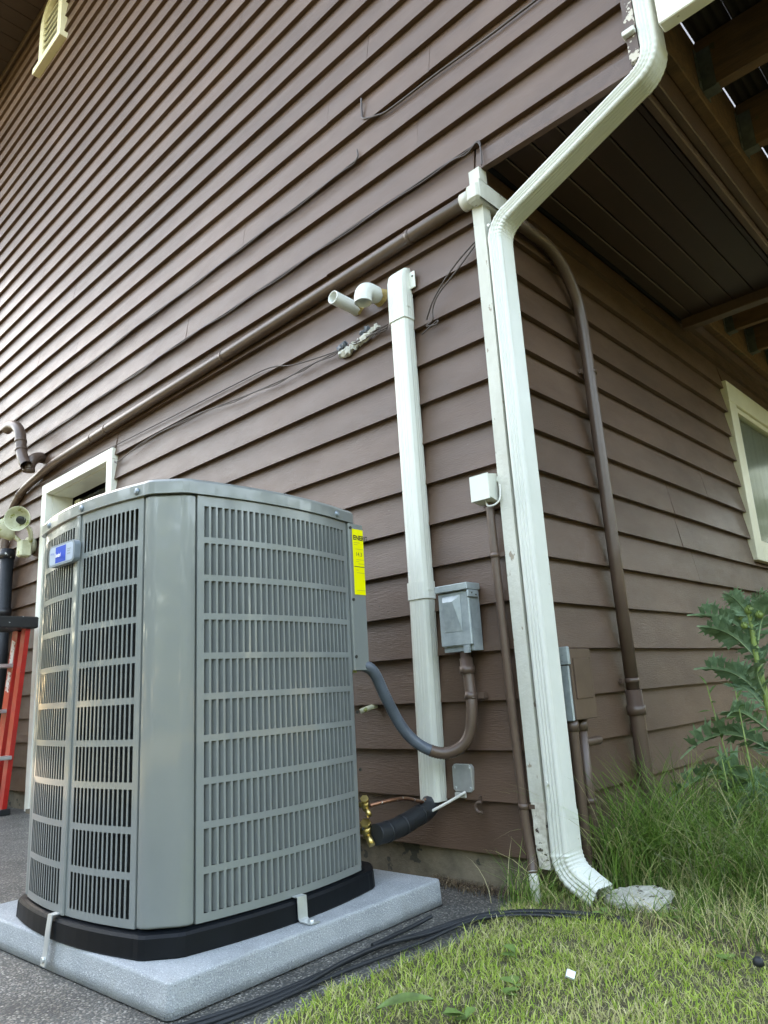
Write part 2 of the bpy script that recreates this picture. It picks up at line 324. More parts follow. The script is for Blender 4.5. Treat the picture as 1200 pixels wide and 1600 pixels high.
# right hand wall (faces +x)
WY0, WY1, WZ0, WZ1 = 2.215, 3.45, 1.105, 2.10
for k in range(1, 17):
    z0 = zk(k) - 0.002
    if k == 1: course('y', [(0.03, 6.5)], z0, 0.09, 555); continue
    if z0 < WZ1 and z0 + U > WZ0 + 0.02:
        sp_ = [(0.03, WY0), (WY1, 6.5)]
        for s_ in sp_: course('y', [s_], z0, U, 2000 + k * 13 + int(s_[0] * 10))
        if z0 + U > WZ1: course('y', [(WY0, WY1)], WZ1 + 0.002, z0 + U - WZ1 - 0.002, 2500 + k)
        if z0 < WZ0: course('y', [(WY0, WY1)], z0, WZ0 - z0 - 0.013, 2600 + k)
    else: course('y', [(0.03, 6.5)], z0, U, 2000 + k * 13)
# sheathing behind the boards (front with door hole, right with window hole, upper storey, back, sides)
s1 = MB(); yb0, yb1 = 0.030, 0.16
s1.box(XL, DX0 + 0.05, yb0, yb1, 0.0, 6.3); s1.box(DX1 - 0.05, -0.03, yb0, yb1, 0.0, 2.3); s1.box(DX0 + 0.05, DX1 - 0.05, yb0, yb1, DZ - 0.05, 2.3); s1.box(DX0 + 0.05, 0.52, yb0, yb1, 2.3, 6.3)
hp(s1, 'front_wall', M_DARK)
s2 = MB(); s2.box(-0.15, -0.032, 0.161, WY0 + 0.05, 0, 2.3); s2.box(-0.15, -0.032, WY1 - 0.05, 8, 0, 2.3); s2.box(-0.15, -0.032, WY0 + 0.05, WY1 - 0.05, 0, WZ0 + 0.05); s2.box(-0.15, -0.032, WY0 + 0.05, WY1 - 0.05, WZ1 - 0.05, 2.3)
hp(s2, 'right_wall', M_DARK)
s3 = MB(); s3.box(0.40, 0.52, 0.161, 1.75, 2.31, 6.3); s3.box(-0.15, 0.0, 1.751, 8, 2.302, 6.3); s3.box(0.0, 0.40, 1.62, 1.75, 2.31, 6.3)
s3.box(0.52, 0.5635, 0.033, 1.765, 2.3055, 6.3); hp(s3, 'upper_side_wall', M_BRTRIM)
s4 = MB(); s4.box(XL, -0.16, 7.9, 8, 0, 6.3); s4.box(XL, XL + 0.1, 0.161, 7.9, 0, 6.3)
hp(s4, 'rear_wall', M_SIDE)
# foundation
f = MB(); f.box(XL, DX0 - 0.02, 0.026, 0.2, -0.1, zk(16) + 0.03); f.box(DX1 + 0.02, -0.022, 0.026, 0.2, -0.1, zk(16) + 0.03); f.box(-0.2, -0.022, 0.2, 8, -0.1, zk(16) + 0.03)
hp(f, 'foundation', M_FOUND)
# corner boards
cb = MB(); cb.sweep([(0, 0, 2.236), (0.0, 0, 1.9), (-0.003, 0, 1.3), (-0.004, 0, 0.8), (-0.002, 0, 0.25)], [(-0.028, -0.030), (0.014, -0.030), (0.014, 0.012), (-0.028, 0.012)], (1, 0, 0))
c0 = fixn(hp(cb, 'corner_board', M_TRIM)); c0['label'] = 'flaking white corner board'
rb = MB(); rr = random.Random(3); rings = []
for i in range(8):
    z = 0.252 - 0.168 * i / 7; e = 0.004 * (i / 7)
    rings.append([(-0.030 + rr.uniform(0, e) * 1.5, -0.014 + rr.uniform(0, e), z), (0.012 - rr.uniform(0, e) * 3, -0.014 + rr.uniform(0, e) * 2, z), (0.012 - rr.uniform(0, e) * 3, 0.028, z), (-0.030, 0.028, z)])
rb.loft(rings); q = fixn(hp(rb, 'corner_board_foot', M_ROT)); q['label'] = 'rotten foot of the white corner board'
u = MB(); u.box(0.547, 0.577, -0.014, 0.03, 2.252, 6.25); q = hp(u, 'upper_corner_board', M_PEEL); q['label'] = 'brown corner board with peeling paint'
# board return under the overhanging storey and soffit
t = MB(); t.box(-0.004, 0.546, 0.004, 0.028, 2.242, 2.30); hp(t, 'overhang_rim', M_BRTRIM)
for i in range(5):
    x0 = [0.004, 0.066, 0.163, 0.259, 0.356][i] + 0.0025; x1 = [0.066, 0.163, 0.259, 0.356, 0.474][i] - 0.0025
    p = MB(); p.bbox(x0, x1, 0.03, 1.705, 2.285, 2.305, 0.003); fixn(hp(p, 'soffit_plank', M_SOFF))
p = MB(); p.box(-0.02, 0.546, 0.029, 1.75, 2.3052, 2.3098); hp(p, 'soffit_backing', M_DARK)
p = MB(); p.bbox(0.004, 0.534, 1.708, 1.765, 2.238, 2.300, 0.003); fixn(hp(p, 'soffit_end_trim', M_BRTRIM))
p = MB(); p.bbox(0.480, 0.500, 0.032, 1.705, 2.262, 2.302, 0.003); fixn(hp(p, 'soffit_side_trim', M_SOFF))
p = MB(); p.bbox(0.520, 0.545, 0.032, 1.765, 2.214, 2.305, 0.003); fixn(hp(p, 'overhang_skirt', M_BRTRIM))
p = MB(); p.bbox(0.547, 0.575, 0.034, 1.764, 2.245, 2.31, 0.003); fixn(hp(p, 'overhang_skirt_cap', M_BRTRIM))
# ---- door on the front wall (recessed, white frame)
d = MB(); d.bbox(DX0, DX0 + 0.065, -0.016, 0.028, 0.0, DZ - 0.066, 0.002)
fr = hp(d, 'door', M_DFRAME); fixn(fr); fr['label'] = 'white framed recessed glazed door'
def dp(mb, n, ma): return fixn(mb.build(n, ma, fr))
q = MB(); q.bbox(DX1 - 0.065, DX1, -0.016, 0.028, 0.0, DZ - 0.066, 0.002); dp(q, 'door_casing', M_DFRAME)
q = MB(); q.bbox(DX0, DX1, -0.016, 0.028, DZ - 0.065, DZ, 0.002); dp(q, 'head_casing', M_DFRAME)
q = MB(); q.box(DX0 + 0.052, DX0 + 0.068, 0.029, 0.155, 0.0, DZ - 0.07); dp(q, 'jamb', M_DFRAME)
q = MB(); q.box(DX1 - 0.068, DX1 - 0.052, 0.029, 0.155, 0.0, DZ - 0.07); dp(q, 'jamb', M_DFRAME)
q = MB(); q.box(DX0 + 0.052, DX1 - 0.052, 0.029, 0.155, DZ - 0.069, DZ - 0.053); dp(q, 'head_jamb', M_DFRAME)
q = MB(); q.bbox(DX0 + 0.085, DX0 + 0.16, 0.158, 0.19, 0.02, DZ - 0.09); q.bbox(DX1 - 0.16, DX1 - 0.085, 0.158, 0.19, 0.02, DZ - 0.09); q.box(DX0 + 0.16, DX1 - 0.16, 0.159, 0.189, 0.02, 0.25); dp(q, 'door_leaf', M_DFRAME)
q = MB(); q.box(DX0 + 0.16, DX1 - 0.16, 0.172, 0.176, 0.25, DZ - 0.09); q.build('pane', M_GLASS, fr)
q = MB(); q.box(DX0 + 0.06, DX1 - 0.06, 0.3, 0.31, 0, 2.1); dp(q, 'dark_room', M_DARK)
q = MB(); q.box(DX0 + 0.06, DX1 - 0.06, -0.03, 0.155, -0.05, 0.018); dp(q, 'threshold', M_FOUND)
# ---- window on the right wall
wn = MB(); tw = 0.115
wn.bbox(-0.02, 0.016, WY0, WY0 + tw, WZ0, WZ1 - tw - 0.001, 0.002); wf = fixn(hp(wn, 'window', M_CREAM)); wf['label'] = 'cream framed window with a pale curtain'
def wp(mb, n, ma): return fixn(mb.build(n, ma, wf))
q = MB(); q.bbox(-0.02, 0.016, WY1 - tw, WY1, WZ0, WZ1 - tw - 0.001, 0.002); wp(q, 'side_casing', M_CREAM)
q = MB(); q.bbox(-0.02, 0.017, WY0, WY1, WZ1 - tw, WZ1, 0.002); wp(q, 'head_casing', M_CREAM)
q = MB(); q.bbox(-0.02, 0.017, WY0 + tw + 0.001, WY1 - tw - 0.001, WZ0, WZ0 + 0.085, 0.002); wp(q, 'sill_casing', M_CREAM)
q = MB(); a0, a1, b0, b1 = WY0 + tw + 0.002, WY1 - tw - 0.002, WZ0 + 0.087, WZ1 - tw - 0.002
for (yy0, yy1, zz0, zz1) in ((a0, a0 + 0.03, b0, b1), (a1 - 0.03, a1, b0, b1), (a0 + 0.031, a1 - 0.031, b0, b0 + 0.03), (a0 + 0.031, a1 - 0.031, b1 - 0.03, b1)): q.bbox(-0.03, 0.004, yy0, yy1, zz0, zz1, 0.002)
wp(q, 'sash', M_CREAM)
q = MB(); q.box(-0.016, -0.012, a0 + 0.03, a1 - 0.03, b0 + 0.03, b1 - 0.03); q.build('pane', M_GLASS, wf)
q = MB(); n_ = 90; vs = []
for j, z in enumerate((b0 - 0.02, b1 + 0.02)):
    for i in range(n_ + 1):
        y = a0 - 0.03 + (a1 - a0 + 0.06) * i / n_; vs.append((-0.034 + 0.007 * math.sin(i * 0.9) + 0.004 * math.sin(i * 2.3 + 1), y, z))
q.add(vs, [(i, i + 1, n_ + 2 + i, n_ + 1 + i) for i in range(n_)], True); q.build('curtain', M_CURT, wf)
q = MB(); q.box(-0.5, -0.45, a0 - 0.3, a1 + 0.3, b0 - 0.3, b1 + 0.3); wp(q, 'dark_room', M_DARK)
# ---- attic vent high on the front wall
VX0, VX1, VZ0 = -4.06, -3.63, 5.66
vn = MB(); cx = (VX0 + VX1) / 2; rw = (VX1 - VX0) / 2
def arch(r, zb, n=14): return [(cx - r, zb)] + [(cx - r * math.cos(math.pi * i / n), 6.02 + r * math.sin(math.pi * i / n)) for i in range(n + 1)] + [(cx + r, zb)]
o_ = arch(rw, VZ0); i_ = arch(rw - 0.07, VZ0)
nn = len(o_); vs = [(x, -0.03, z) for x, z in o_] + [(x, -0.03, z) for x, z in i_] + [(x, 0.02, z) for x, z in o_] + [(x, 0.02, z) for x, z in i_]
vn.add(vs, [(i, i + 1, nn + i + 1, nn + i) for i in range(nn - 1)] + [(2 * nn + i, i, i + 1, 2 * nn + i + 1) for i in range(nn - 1)] + [(nn + i, nn + i + 1, 3 * nn + i + 1, 3 * nn + i) for i in range(nn - 1)])
ve = fixn(hp(vn, 'attic_vent', M_CREAM)); ve['label'] = 'white arched louvred attic vent'
q = MB(); q.bbox(VX0 - 0.06, VX1 + 0.04, -0.05, 0.02, VZ0 - 0.055, VZ0 - 0.001, 0.003); fixn(q.build('sill', M_CREAM, ve))
for i in range(7):
    z = VZ0 + 0.01 + i * 0.062; q = MB(); q.add([(VX0 + 0.065, -0.028, z), (VX1 - 0.065, -0.028, z), (VX1 - 0.065, 0.012, z + 0.05), (VX0 + 0.065, 0.012, z + 0.05), (VX0 + 0.065, -0.022, z), (VX1 - 0.065, -0.022, z), (VX1 - 0.065, 0.018, z + 0.05), (VX0 + 0.065, 0.018, z + 0.05)],
        [(0, 1, 2, 3), (7, 6, 5, 4), (0, 4, 5, 1), (2, 6, 7, 3)]); q.build('slat', M_CREAM, ve)
# ---- eave: soffit planks across, fascia, roof
for i in range(58):
    x0 = XL - 0.3 + i * 0.145
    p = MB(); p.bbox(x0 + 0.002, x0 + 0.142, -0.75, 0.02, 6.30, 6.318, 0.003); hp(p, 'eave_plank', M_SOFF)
p = MB(); p.box(XL - 0.35, 0.85, -0.78, -0.752, 6.25, 6.42); hp(p, 'fascia', M_BRTRIM)
p = MB(); p.bbox(XL, 0.545, -0.016, 0.0, 6.24, 6.298, 0.003); hp(p, 'frieze_board', M_BRTRIM)
p = MB(); p.add([(XL - 0.4, -0.9, 6.32), (0.9, -0.9, 6.32), (0.9, 4, 7.9), (XL - 0.4, 4, 7.9), (XL - 0.4, 8.6, 6.32), (0.9, 8.6, 6.32)], [(0, 1, 2, 3), (3, 2, 5, 4), (0, 3, 4), (1, 5, 2), (0, 4, 5, 1)]); hp(p, 'roof', M_ROOF)

# ------------------------------------------------------------------ raised deck at the right
deck = thing('raised_deck', 'brown timber deck overhead with joists and a white end board', 'deck')
q = MB(); q.bbox(0.564, 0.602, 0.03, 1.77, 2.383, 2.62, 0.003); fixn(q.build('ledger', M_TIMBER, deck))
q = MB(); q.bbox(0.003, 0.042, 1.78, 6.4, 2.36, 2.62, 0.003); fixn(q.build('ledger', M_TIMBER, deck))
def hanger(xf, y, zb):
    h = MB(); h.box(xf, xf + 0.045, y - 0.023, y - 0.0205, zb - 0.004, zb + 0.15); h.box(xf, xf + 0.045, y + 0.0205, y + 0.023, zb - 0.004, zb + 0.15); h.box(xf, xf + 0.05, y - 0.023, y + 0.023, zb - 0.0045, zb - 0.0015)
    h.box(xf + 0.0005, xf + 0.003, y - 0.05, y - 0.0231, zb - 0.002, zb + 0.15); h.box(xf + 0.0005, xf + 0.003, y + 0.0231, y + 0.05, zb - 0.002, zb + 0.15)
    for s_ in (-1, 1):
        for zz in (0.03, 0.07, 0.11):
            h.box(xf + 0.003, xf + 0.006, y + s_ * 0.036 - 0.004, y + s_ * 0.036 + 0.004, zb + zz, zb + zz + 0.008)
    h.build('joist_hanger', M_HANG, deck)
ys = [0.09, 0.475, 0.875, 1.275, 1.66]
for y in ys:
    q = MB(); q.bbox(0.603, 1.83, y - 0.02, y + 0.02, 2.425, 2.62, 0.003); fixn(q.build('joist', M_TIMBER, deck)); hanger(0.6025, y, 2.424)
for i in range(9):
    y = 1.93 + i * 0.39
    q = MB(); q.bbox(0.043, 1.83, y - 0.02, y + 0.02, 2.405, 2.62, 0.003); fixn(q.build('joist', M_TIMBER, deck)); hanger(0.0425, y, 2.404)
def deck_board(x0, x1, y0, y1):
    q = MB(); n = 24; prof = []
    for i in range(n + 1):
        t_ = i / n; prof.append((x0 + (x1 - x0) * t_, 2.624 + 0.006 * (0.5 - 0.5 * math.cos(t_ * math.pi * 8))))
    rings = [[(x, y, z) for x, z in prof] + [(x1, y, 2.65), (x0, y, 2.65)] for y in (y0, y1)]
    q.loft(rings); fixn(q.build('deck_board', M_DECKB, deck))
for i in range(10):
    x0 = 0.6035 + i * 0.122; deck_board(x0 + 0.0015, x0 + 0.1205, 0.0, 6.4)
for i in range(5):
    x0 = 0.006 + i * 0.12; deck_board(x0 + 0.0022, x0 + 0.1178, 1.78, 6.4)
q = MB(); q.bbox(0.648, 1.83, -0.045, -0.002, 2.283, 2.66, 0.003); o = fixn(q.build('end_board', M_FASC, deck)); o['label'] = 'white painted end board of the deck'
for (x, y) in ((1.78, 0.05), (1.78, 4.5)):
    q = MB(); q.bbox(x - 0.045, x + 0.045, y - 0.045, y + 0.045, -0.02, 2.42); fixn(q.build('post', M_TIMBER, deck))

# ------------------------------------------------------------------ downspout
ds = thing('downspout', 'white ribbed metal downspout at the house corner with curved foot', 'downspout', (0.035, 0.022, 0.0))
L0 = (0.035, 0.022, 0.0)
def ribprof(w_, d_, r=0.011, rib=0.0036):
    """closed profile (a = along y, b = along x) with ribs on the two long and two short faces"""
    pts = []; hw, hd = w_ / 2, d_ / 2
    def side(p0, p1, nrm, nr):
        N_ = nr * 4
        for i in range(N_ + 1):
            t_ = i / N_; f_ = rib * (0.5 - 0.5 * math.cos(t_ * nr * 2 * math.pi)) * (1 if 0 < i < N_ else 0)
            pts.append((p0[0] + (p1[0] - p0[0]) * t_ - nrm[0] * f_, p0[1] + (p1[1] - p0[1]) * t_ - nrm[1] * f_))
    def corner(c, a0):
        for i in range(1, 4): a = a0 + math.pi / 2 * i / 4; pts.append((c[0] + r * math.cos(a), c[1] + r * math.sin(a)))
    side((-hw + r, -hd), (hw - r, -hd), (0, -1), 5); corner((hw - r, -hd + r), -math.pi / 2)
    side((hw, -hd + r), (hw, hd - r), (1, 0), 3); corner((hw - r, hd - r), 0)
    side((hw - r, hd), (-hw + r, hd), (0, 1), 5); corner((-hw + r, hd - r), math.pi / 2)
    side((-hw, hd - r), (-hw, -hd + r), (-1, 0), 3); corner((-hw + r, -hd + r), math.pi)
    return pts
RP = ribprof(0.080, 0.052)
def crimp(path, n_c, amp=0.035): return [1 + amp * (0.5 - 0.5 * math.cos(2 * math.pi * n_c * i / (len(path) - 1))) for i in range(len(path))]
zlow = 0.128
A = (0.041, 0.024); ang = R(21.5)     # diagonal direction above horizontal
za = 1.945; dirv = Vector((math.cos(ang), 0, math.sin(ang)))
Re = 0.085
c_e = Vector((A[0] + Re, A[1], za))
e1 = arcp(c_e, Re, math.pi, math.pi / 2 + ang, (1, 0, 0), (0, 0, 1), 28)     # turns from up to the diagonal
pe = Vector(e1[-1])
XU = 0.603
# upper elbow: end vertical at x = XU
off = Re * (1 - math.cos(math.pi / 2 - ang)) ; rise = Re * math.sin(math.pi / 2 - ang)
run = (XU - off) - pe.x; pd = pe + dirv * (run / math.cos(ang))
c_u = Vector((XU - Re, A[1], pd.z + rise)); e2 = arcp(c_u, Re, -math.pi / 2 + ang, 0, (1, 0, 0), (0, 0, 1), 28)
q = MB(); q.sweep(rel([(A[0], A[1], zlow), (A[0], A[1], 0.6), (A[0], A[1], 1.2), (A[0], A[1], za + 0.02)], L0), RP, (1, 0, 0), True, False); fixn(q.build('lower_pipe', M_DOWN, ds))
q = MB(); q.sweep(rel(e1, L0), RP, (1, 0, 0), True, False, crimp(e1, 7, 0.03)); fixn(q.build('elbow', M_DOWN, ds))
q = MB(); q.sweep(rel([tuple(pe - dirv * 0.01), tuple(pd + dirv * 0.01)], L0), RP, (-math.sin(ang), 0, math.cos(ang)) if False else (math.sin(ang), 0, -math.cos(ang)), True, False, [0.985, 0.985]); fixn(q.build('slanted_pipe', M_DOWN, ds))
q = MB(); q.sweep(rel(e2, L0), RP, (math.sin(ang), 0, -math.cos(ang)), True, False, crimp(e2, 7, 0.03)); fixn(q.build('elbow', M_DOWN, ds))
q = MB(); q.sweep(rel([(XU, A[1], e2[-1][2] - 0.01), (XU, A[1], 4.2)], L0), RP, (1, 0, 0), True, False, [0.985, 0.985]); fixn(q.build('upper_pipe', M_DOWN, ds))
# foot elbow kicks out towards +x and the camera side
fd = Vector((1.0, -0.06, 0)).normalized(); Rf = 0.075
cf = Vector((A[0], A[1], zlow)) + fd * Rf
ft = [tuple(cf - fd * Rf * math.cos(a) - Vector((0, 0, 1)) * Rf * math.sin(a)) for a in [R(62) * i / 24 for i in range(25)]]
tl = Vector(ft[-1]) - Vector(ft[-2]); tl.normalize(); ft += [tuple(Vector(ft[-1]) + tl * 0.012), tuple(Vector(ft[-1]) + tl * 0.06)]
q = MB(); q.sweep(rel([(A[0], A[1], zlow + 0.10), (A[0], A[1], zlow)] + ft[1:], L0), [(a * 1.045, b * 1.06) for a, b in RP], (1, 0, 0), False, False, [1, 1] + crimp(ft, 6, 0.05)[1:]); fixn(q.build('foot_elbow', M_DOWN, ds))
q = MB(); q.bbox(XU - 0.062, XU - 0.026, -0.03, 0.06, 2.335, 2.352, 0.002); fixn(q.build('strap', M_DOWN, ds, (-L0[0], -L0[1], 0)))
for (y, z) in ((-0.0185, 0.30), (-0.0185, 2.0)):
    q = MB(); q.tube([(0.03, y + 0.002, z), (0.03, y - 0.003, z)], 0.005, 10); q.build('rivet', M_DOWN, ds, (-L0[0], -L0[1], 0))

# ------------------------------------------------------------------ conduit on the front wall, white elbow body, and drop on the right wall
def clamp(parent, c, r, ax, ma, wd=0.016):
    """pipe strap ring around a pipe axis ax"""
    a = Vector(ax).normalized(); c = Vector(c); q = MB(); q.tube([tuple(c - a * wd / 2), tuple(c + a * wd / 2)], r, 14); q.build('clamp', ma, parent)
cd = thing('conduit', 'long brown horizontal conduit on the front wall bending down beyond the door', 'conduit', (-0.02, -0.03, 2.105))
CL = (-0.02, -0.03, 2.105); YC = -0.018
pth = [(0.0, YC, 2.132), (-0.3, YC, 2.130), (-0.9, YC, 2.116), (-1.5, YC, 2.104), (-2.6, YC, 2.092), (-3.3, YC, 2.078)] + bez([(-3.3, YC, 2.078), (-3.62, YC, 2.045), (-3.86, YC, 2.00), (-4.02, YC, 1.90), (-4.09, YC, 1.76), (-4.105, YC, 1.4), (-4.11, YC, 0.0)], 6)[1:]
q = MB(); q.tube(rel(pth, CL), 0.0255, 16); q.build('pipe', M_BROWN, cd)
for x in (-0.30, -1.46, -2.62, -2.80):
    zz = {-0.30: 2.130, -1.46: 2.1045, -2.62: 2.0915, -2.80: 2.088}[x]
    clamp(cd, rel([(x, YC, zz)], CL)[0], 0.0278, (1, 0, 0), M_BROWN)
q = MB(); q.tube(rel([(-3.90, YC, 1.985), (-3.86, YC, 2.0)], CL), 0.028, 14); q.build('coupling', M_BROWN, cd)
# the white pull elbow crossing the corner board
el = thing('conduit_elbow', 'white painted conduit elbow body crossing the corner board', 'conduit elbow', (0.0, -0.026, 2.124))
q = MB(); q.tube([(-0.055, 0.006, 0.005), (-0.018, 0.004, 0.003)], 0.031, 18); q.build('collar', M_TRIM, el)
q = MB(); q.bbox(-0.024, 0.028, -0.031, 0.16, -0.032, 0.032, 0.009); fixn(q.build('body', M_TRIM, el))
q = MB(); q.bbox(0.0285, 0.033, -0.028, 0.155, -0.034, 0.034, 0.002); fixn(q.build('cover', M_TRIM, el))
rc = thing('conduit', 'brown conduit curving down the right wall beside the downspout', 'conduit', (0.026, 0.58, 0.0))
RC = (0.026, 0.58, 0.0); XC = 0.026
p_ = [(XC, 0.125, 2.105), (XC, 0.25, 2.105)] + bez([(XC, 0.25, 2.105), (XC, 0.36, 2.10), (XC, 0.46, 2.055), (XC, 0.53, 1.97), (XC, 0.56, 1.86), (XC, 0.565, 1.6)], 6)[1:] + [(XC, 0.568, 1.0), (XC, 0.573, 0.50)]
q = MB(); q.tube(rel(p_, RC), 0.022, 16); q.build('pipe', M_BROWN, rc)
q = MB(); q.tube(rel([(XC, 0.573, 0.52), (XC, 0.574, 0.47), (XC, 0.574, 0.469), (XC, 0.575, 0.44)], RC), 0.029, 16, [0.92, 0.92, 1.08, 1.08]); q.build('coupling', M_BROWN, rc)
zz = [0.45 - 0.0045 * i for i in range(105)]
q = MB(); q.tube(rel([(XC, 0.575 + 0.01 * i / 105, z) for i, z in enumerate(zz)], RC), 0.024, 14, [1.0 + 0.08 * (i % 2) for i in range(105)]); q.build('corrugated_sleeve', M_BROWN, rc)
for z in (1.66, 0.55):
    clamp(rc, rel([(XC, 0.57, z)], RC)[0], 0.0245, (0, 0, 1), M_BROWN)
    q = MB(); q.box(-0.024, -0.014, -0.050, -0.02, z - 0.008, z + 0.008); q.build('clamp_ear', M_BROWN, rc)

# ------------------------------------------------------------------ line set cover
lc = thing('line_cover', 'tall white plastic line cover running up the wall beside the disconnect box', 'pipe cover', (-0.362, 0, 0.235))
def coverprof(hw, dp, grow=0.0):
    pts = [(-hw, 0.0)]
    for f_ in (0.25, 0.45, 0.65): pts += [(-hw - 0.0012, dp * f_), (-hw - 0.0002, dp * (f_ + 0.03)), (-hw - 0.0012, dp * (f_ + 0.06))]
    pts += [(-hw + 0.004, dp * 0.94), (-hw + 0.010, dp)]
    for x in (-0.018, -0.012, 0.0, 0.010): pts += [(x, dp + 0.001), (x + 0.0012, dp - 0.0002), (x + 0.0024, dp + 0.001)]
    pts += [(hw - 0.010, dp), (hw - 0.004, dp * 0.94)]
    for f_ in (0.65, 0.45, 0.25): pts += [(hw + 0.0012, dp * (f_ + 0.06)), (hw + 0.0002, dp * (f_ + 0.03)), (hw + 0.0012, dp * f_)]
    return pts + [(hw, 0.0)]
def cover(z0, z1, hw, dp_, name, xb=0.0, xt=0.0, ma=M_WHITE):
    q = MB(); q.loft([[(a + x, -b + 0.004, z) for a, b in coverprof(hw, dp_)] for z, x in ((z0, xb), (z1, xt))]); return fixn(q.build(name, ma, lc))
cover(0.0, 0.645, 0.036, 0.048, 'lower_channel', -0.010, 0.0)
cover(0.6452, 1.62, 0.036, 0.048, 'upper_channel', 0.0, -0.003)
cover(0.605, 0.66, 0.0395, 0.052, 'joint_sleeve', 0.0, 0.0)
q = MB(); pr = [(a - 0.003, b) for a, b in coverprof(0.0395, 0.052)]
q.loft([[(a, -b + 0.004, 1.585) for a, b in pr], [(a, -b + 0.004, 1.70) for a, b in pr], [(a, -b * 0.96 + 0.004, 1.74) for a, b in pr], [(a * 0.97, -b * 0.80 + 0.004, 1.768) for a, b in pr], [(a * 0.93, -b * 0.5 + 0.004, 1.785) for a, b in pr], [(a * 0.9, -b * 0.1 + 0.004, 1.79) for a, b in pr]])
fixn(q.build('end_cap', M_WHITE, lc))
q = MB(); q.bbox(0.036, 0.062, -0.010, -0.004, 1.70, 1.765, 0.002); fixn(q.build('ear', M_WHITE, lc))
q = MB(); q.tube([(0.053, -0.0095, 1.745), (0.053, -0.0115, 1.745)], 0.004, 8); q.build('screw', M_INK, lc)
for (x, z) in ((0.0395, 0.633), (-0.0395, 0.633), (0.0365, 1.63)):
    q = MB(); q.bbox(x - 0.004, x + 0.0025, -0.034, -0.014, z - 0.004, z + 0.004, 0.001); fixn(q.build('clip_slot', M_WHITE, lc))

# ------------------------------------------------------------------ disconnect box
DB = (-0.206, 0.0, 0.665); db = thing('disconnect_box', 'galvanised steel disconnect box with recessed cover panel', 'electrical box', DB)
hw = 0.056
q = MB(); q.prism([(-hw, -0.002), (-hw, -0.046), (hw, -0.046), (hw, -0.002)], 0.0, 0.19); fixn(q.build('case', M_GALV, db))
q = MB(); fr_ = -0.0735; by = -0.048
q.bbox(-hw - 0.002, hw + 0.002, by - 0.010, -0.0462, 0.016, 0.176, 0.003)
fixn(q.build('cover', M_GALV, db)); cvr = db.children[-1] if db.children else None
# dished panel on the cover: ring of four sloped faces round a recessed plate
q = MB(); yo = by - 0.0104
o4 = [(-0.040, yo, 0.058), (0.028, yo, 0.058), (0.028, yo, 0.165), (-0.040, yo, 0.165)]; i4 = [(-0.037, yo - 0.0002, 0.060), (0.025, yo - 0.0002, 0.060), (0.004, yo - 0.009, 0.147), (-0.034, yo - 0.009, 0.147)]
q.add([(x, y - 0.0004, z) for x, y, z in o4] + [(x, y - 0.0006, z) for x, y, z in i4], [(0, 1, 5, 4), (1, 2, 6, 5), (2, 3, 7, 6), (3, 0, 4, 7), (4, 5, 6, 7)]); fixn(q.build('cover_panel', M_GALV, db))
q = MB(); q.bbox(-hw - 0.006, hw + 0.006, by - 0.020, -0.001, 0.178, 0.199, 0.002); fixn(q.build('rain_hood', M_GALV, db))
q = MB(); q.bbox(hw + 0.0005, hw + 0.0062, -0.064, -0.012, 0.155, 0.1775, 0.002); fixn(q.build('hood_side_flap', M_GALV, db))
q = MB(); q.box(hw - 0.028, hw - 0.008, by - 0.013, by - 0.006, -0.006, 0.016); fixn(q.build('latch_tab', M_GALV, db))
for (y, z) in ((-0.045, 0.168), (-0.025, 0.163)):
    q = MB(); q.tube([(hw + 0.006, y, z), (hw + 0.0075, y, z)], 0.0025, 8); q.build('rivet', M_INK, db)
# whip from the condenser to the disconnect
wh = thing('flexible_conduit', 'looping flexible conduit from the air conditioner to the disconnect box', 'conduit', (-0.165, -0.04, 0.62))
WL = (-0.165, -0.04, 0.62)
wp_ = bez([(-0.372, -0.325, 0.640), (-0.352, -0.30, 0.636), (-0.345, -0.27, 0.615), (-0.348, -0.225, 0.545), (-0.340, -0.175, 0.462), (-0.312, -0.135, 0.408), (-0.268, -0.090, 0.380), (-0.222, -0.062, 0.392), (-0.194, -0.045, 0.43), (-0.185, -0.036, 0.50), (-0.192, -0.028, 0.57), (-0.197, -0.026, 0.61)], 12)
spl = int(len(wp_) * 0.50)
def ribbed(path, r, name, ma, amp, par, loc):
    dense = [path[0]]; acc = 0.0
    for i in range(len(path) - 1):
        a = Vector(path[i]); b = Vector(path[i + 1]); l = (b - a).length; pos = 0.0
        while acc + (l - pos) >= 0.0036:
            pos += 0.0036 - acc; acc = 0.0; dense.append(tuple(a.lerp(b, pos / l)))
        acc += l - pos
    dense.append(path[-1]); q = MB(); q.tube(rel(dense, loc), r, 12, [1 + (amp if i % 2 else 0) for i in range(len(dense))]); q.build(name, ma, par)
ribbed(wp_[:spl + 1], 0.0158, 'grey_hose', M_CONDG, 0.08, wh, WL)
ribbed(wp_[spl:], 0.0158, 'brown_hose', M_BROWN, 0.13, wh, WL)
q = MB(); q.tube(rel([(-0.199, -0.026, 0.668), (-0.199, -0.026, 0.645), (-0.199, -0.026, 0.6449), (-0.198, -0.026, 0.622), (-0.198, -0.026, 0.6219), (-0.197, -0.027, 0.600)], WL), 0.018, 12, [0.95, 0.95, 1.12, 1.12, 1.28, 1.28]); q.build('connector', M_BROWN, wh)
q = MB(); q.tube(rel([(-0.386, -0.340, 0.641), (-0.366, -0.318, 0.639)], WL), 0.021, 14); q.build('connector', M_FLOOD, wh)
clamp(wh, rel([(-0.1885, -0.032, 0.535)], WL)[0], 0.0185, (0.05, 0.2, 1), M_BROWN, 0.02)
q = MB(); q.box(-0.012, 0.016, 0.020, 0.036, -0.093, -0.077); q.build('clamp_ear', M_BROWN, wh)

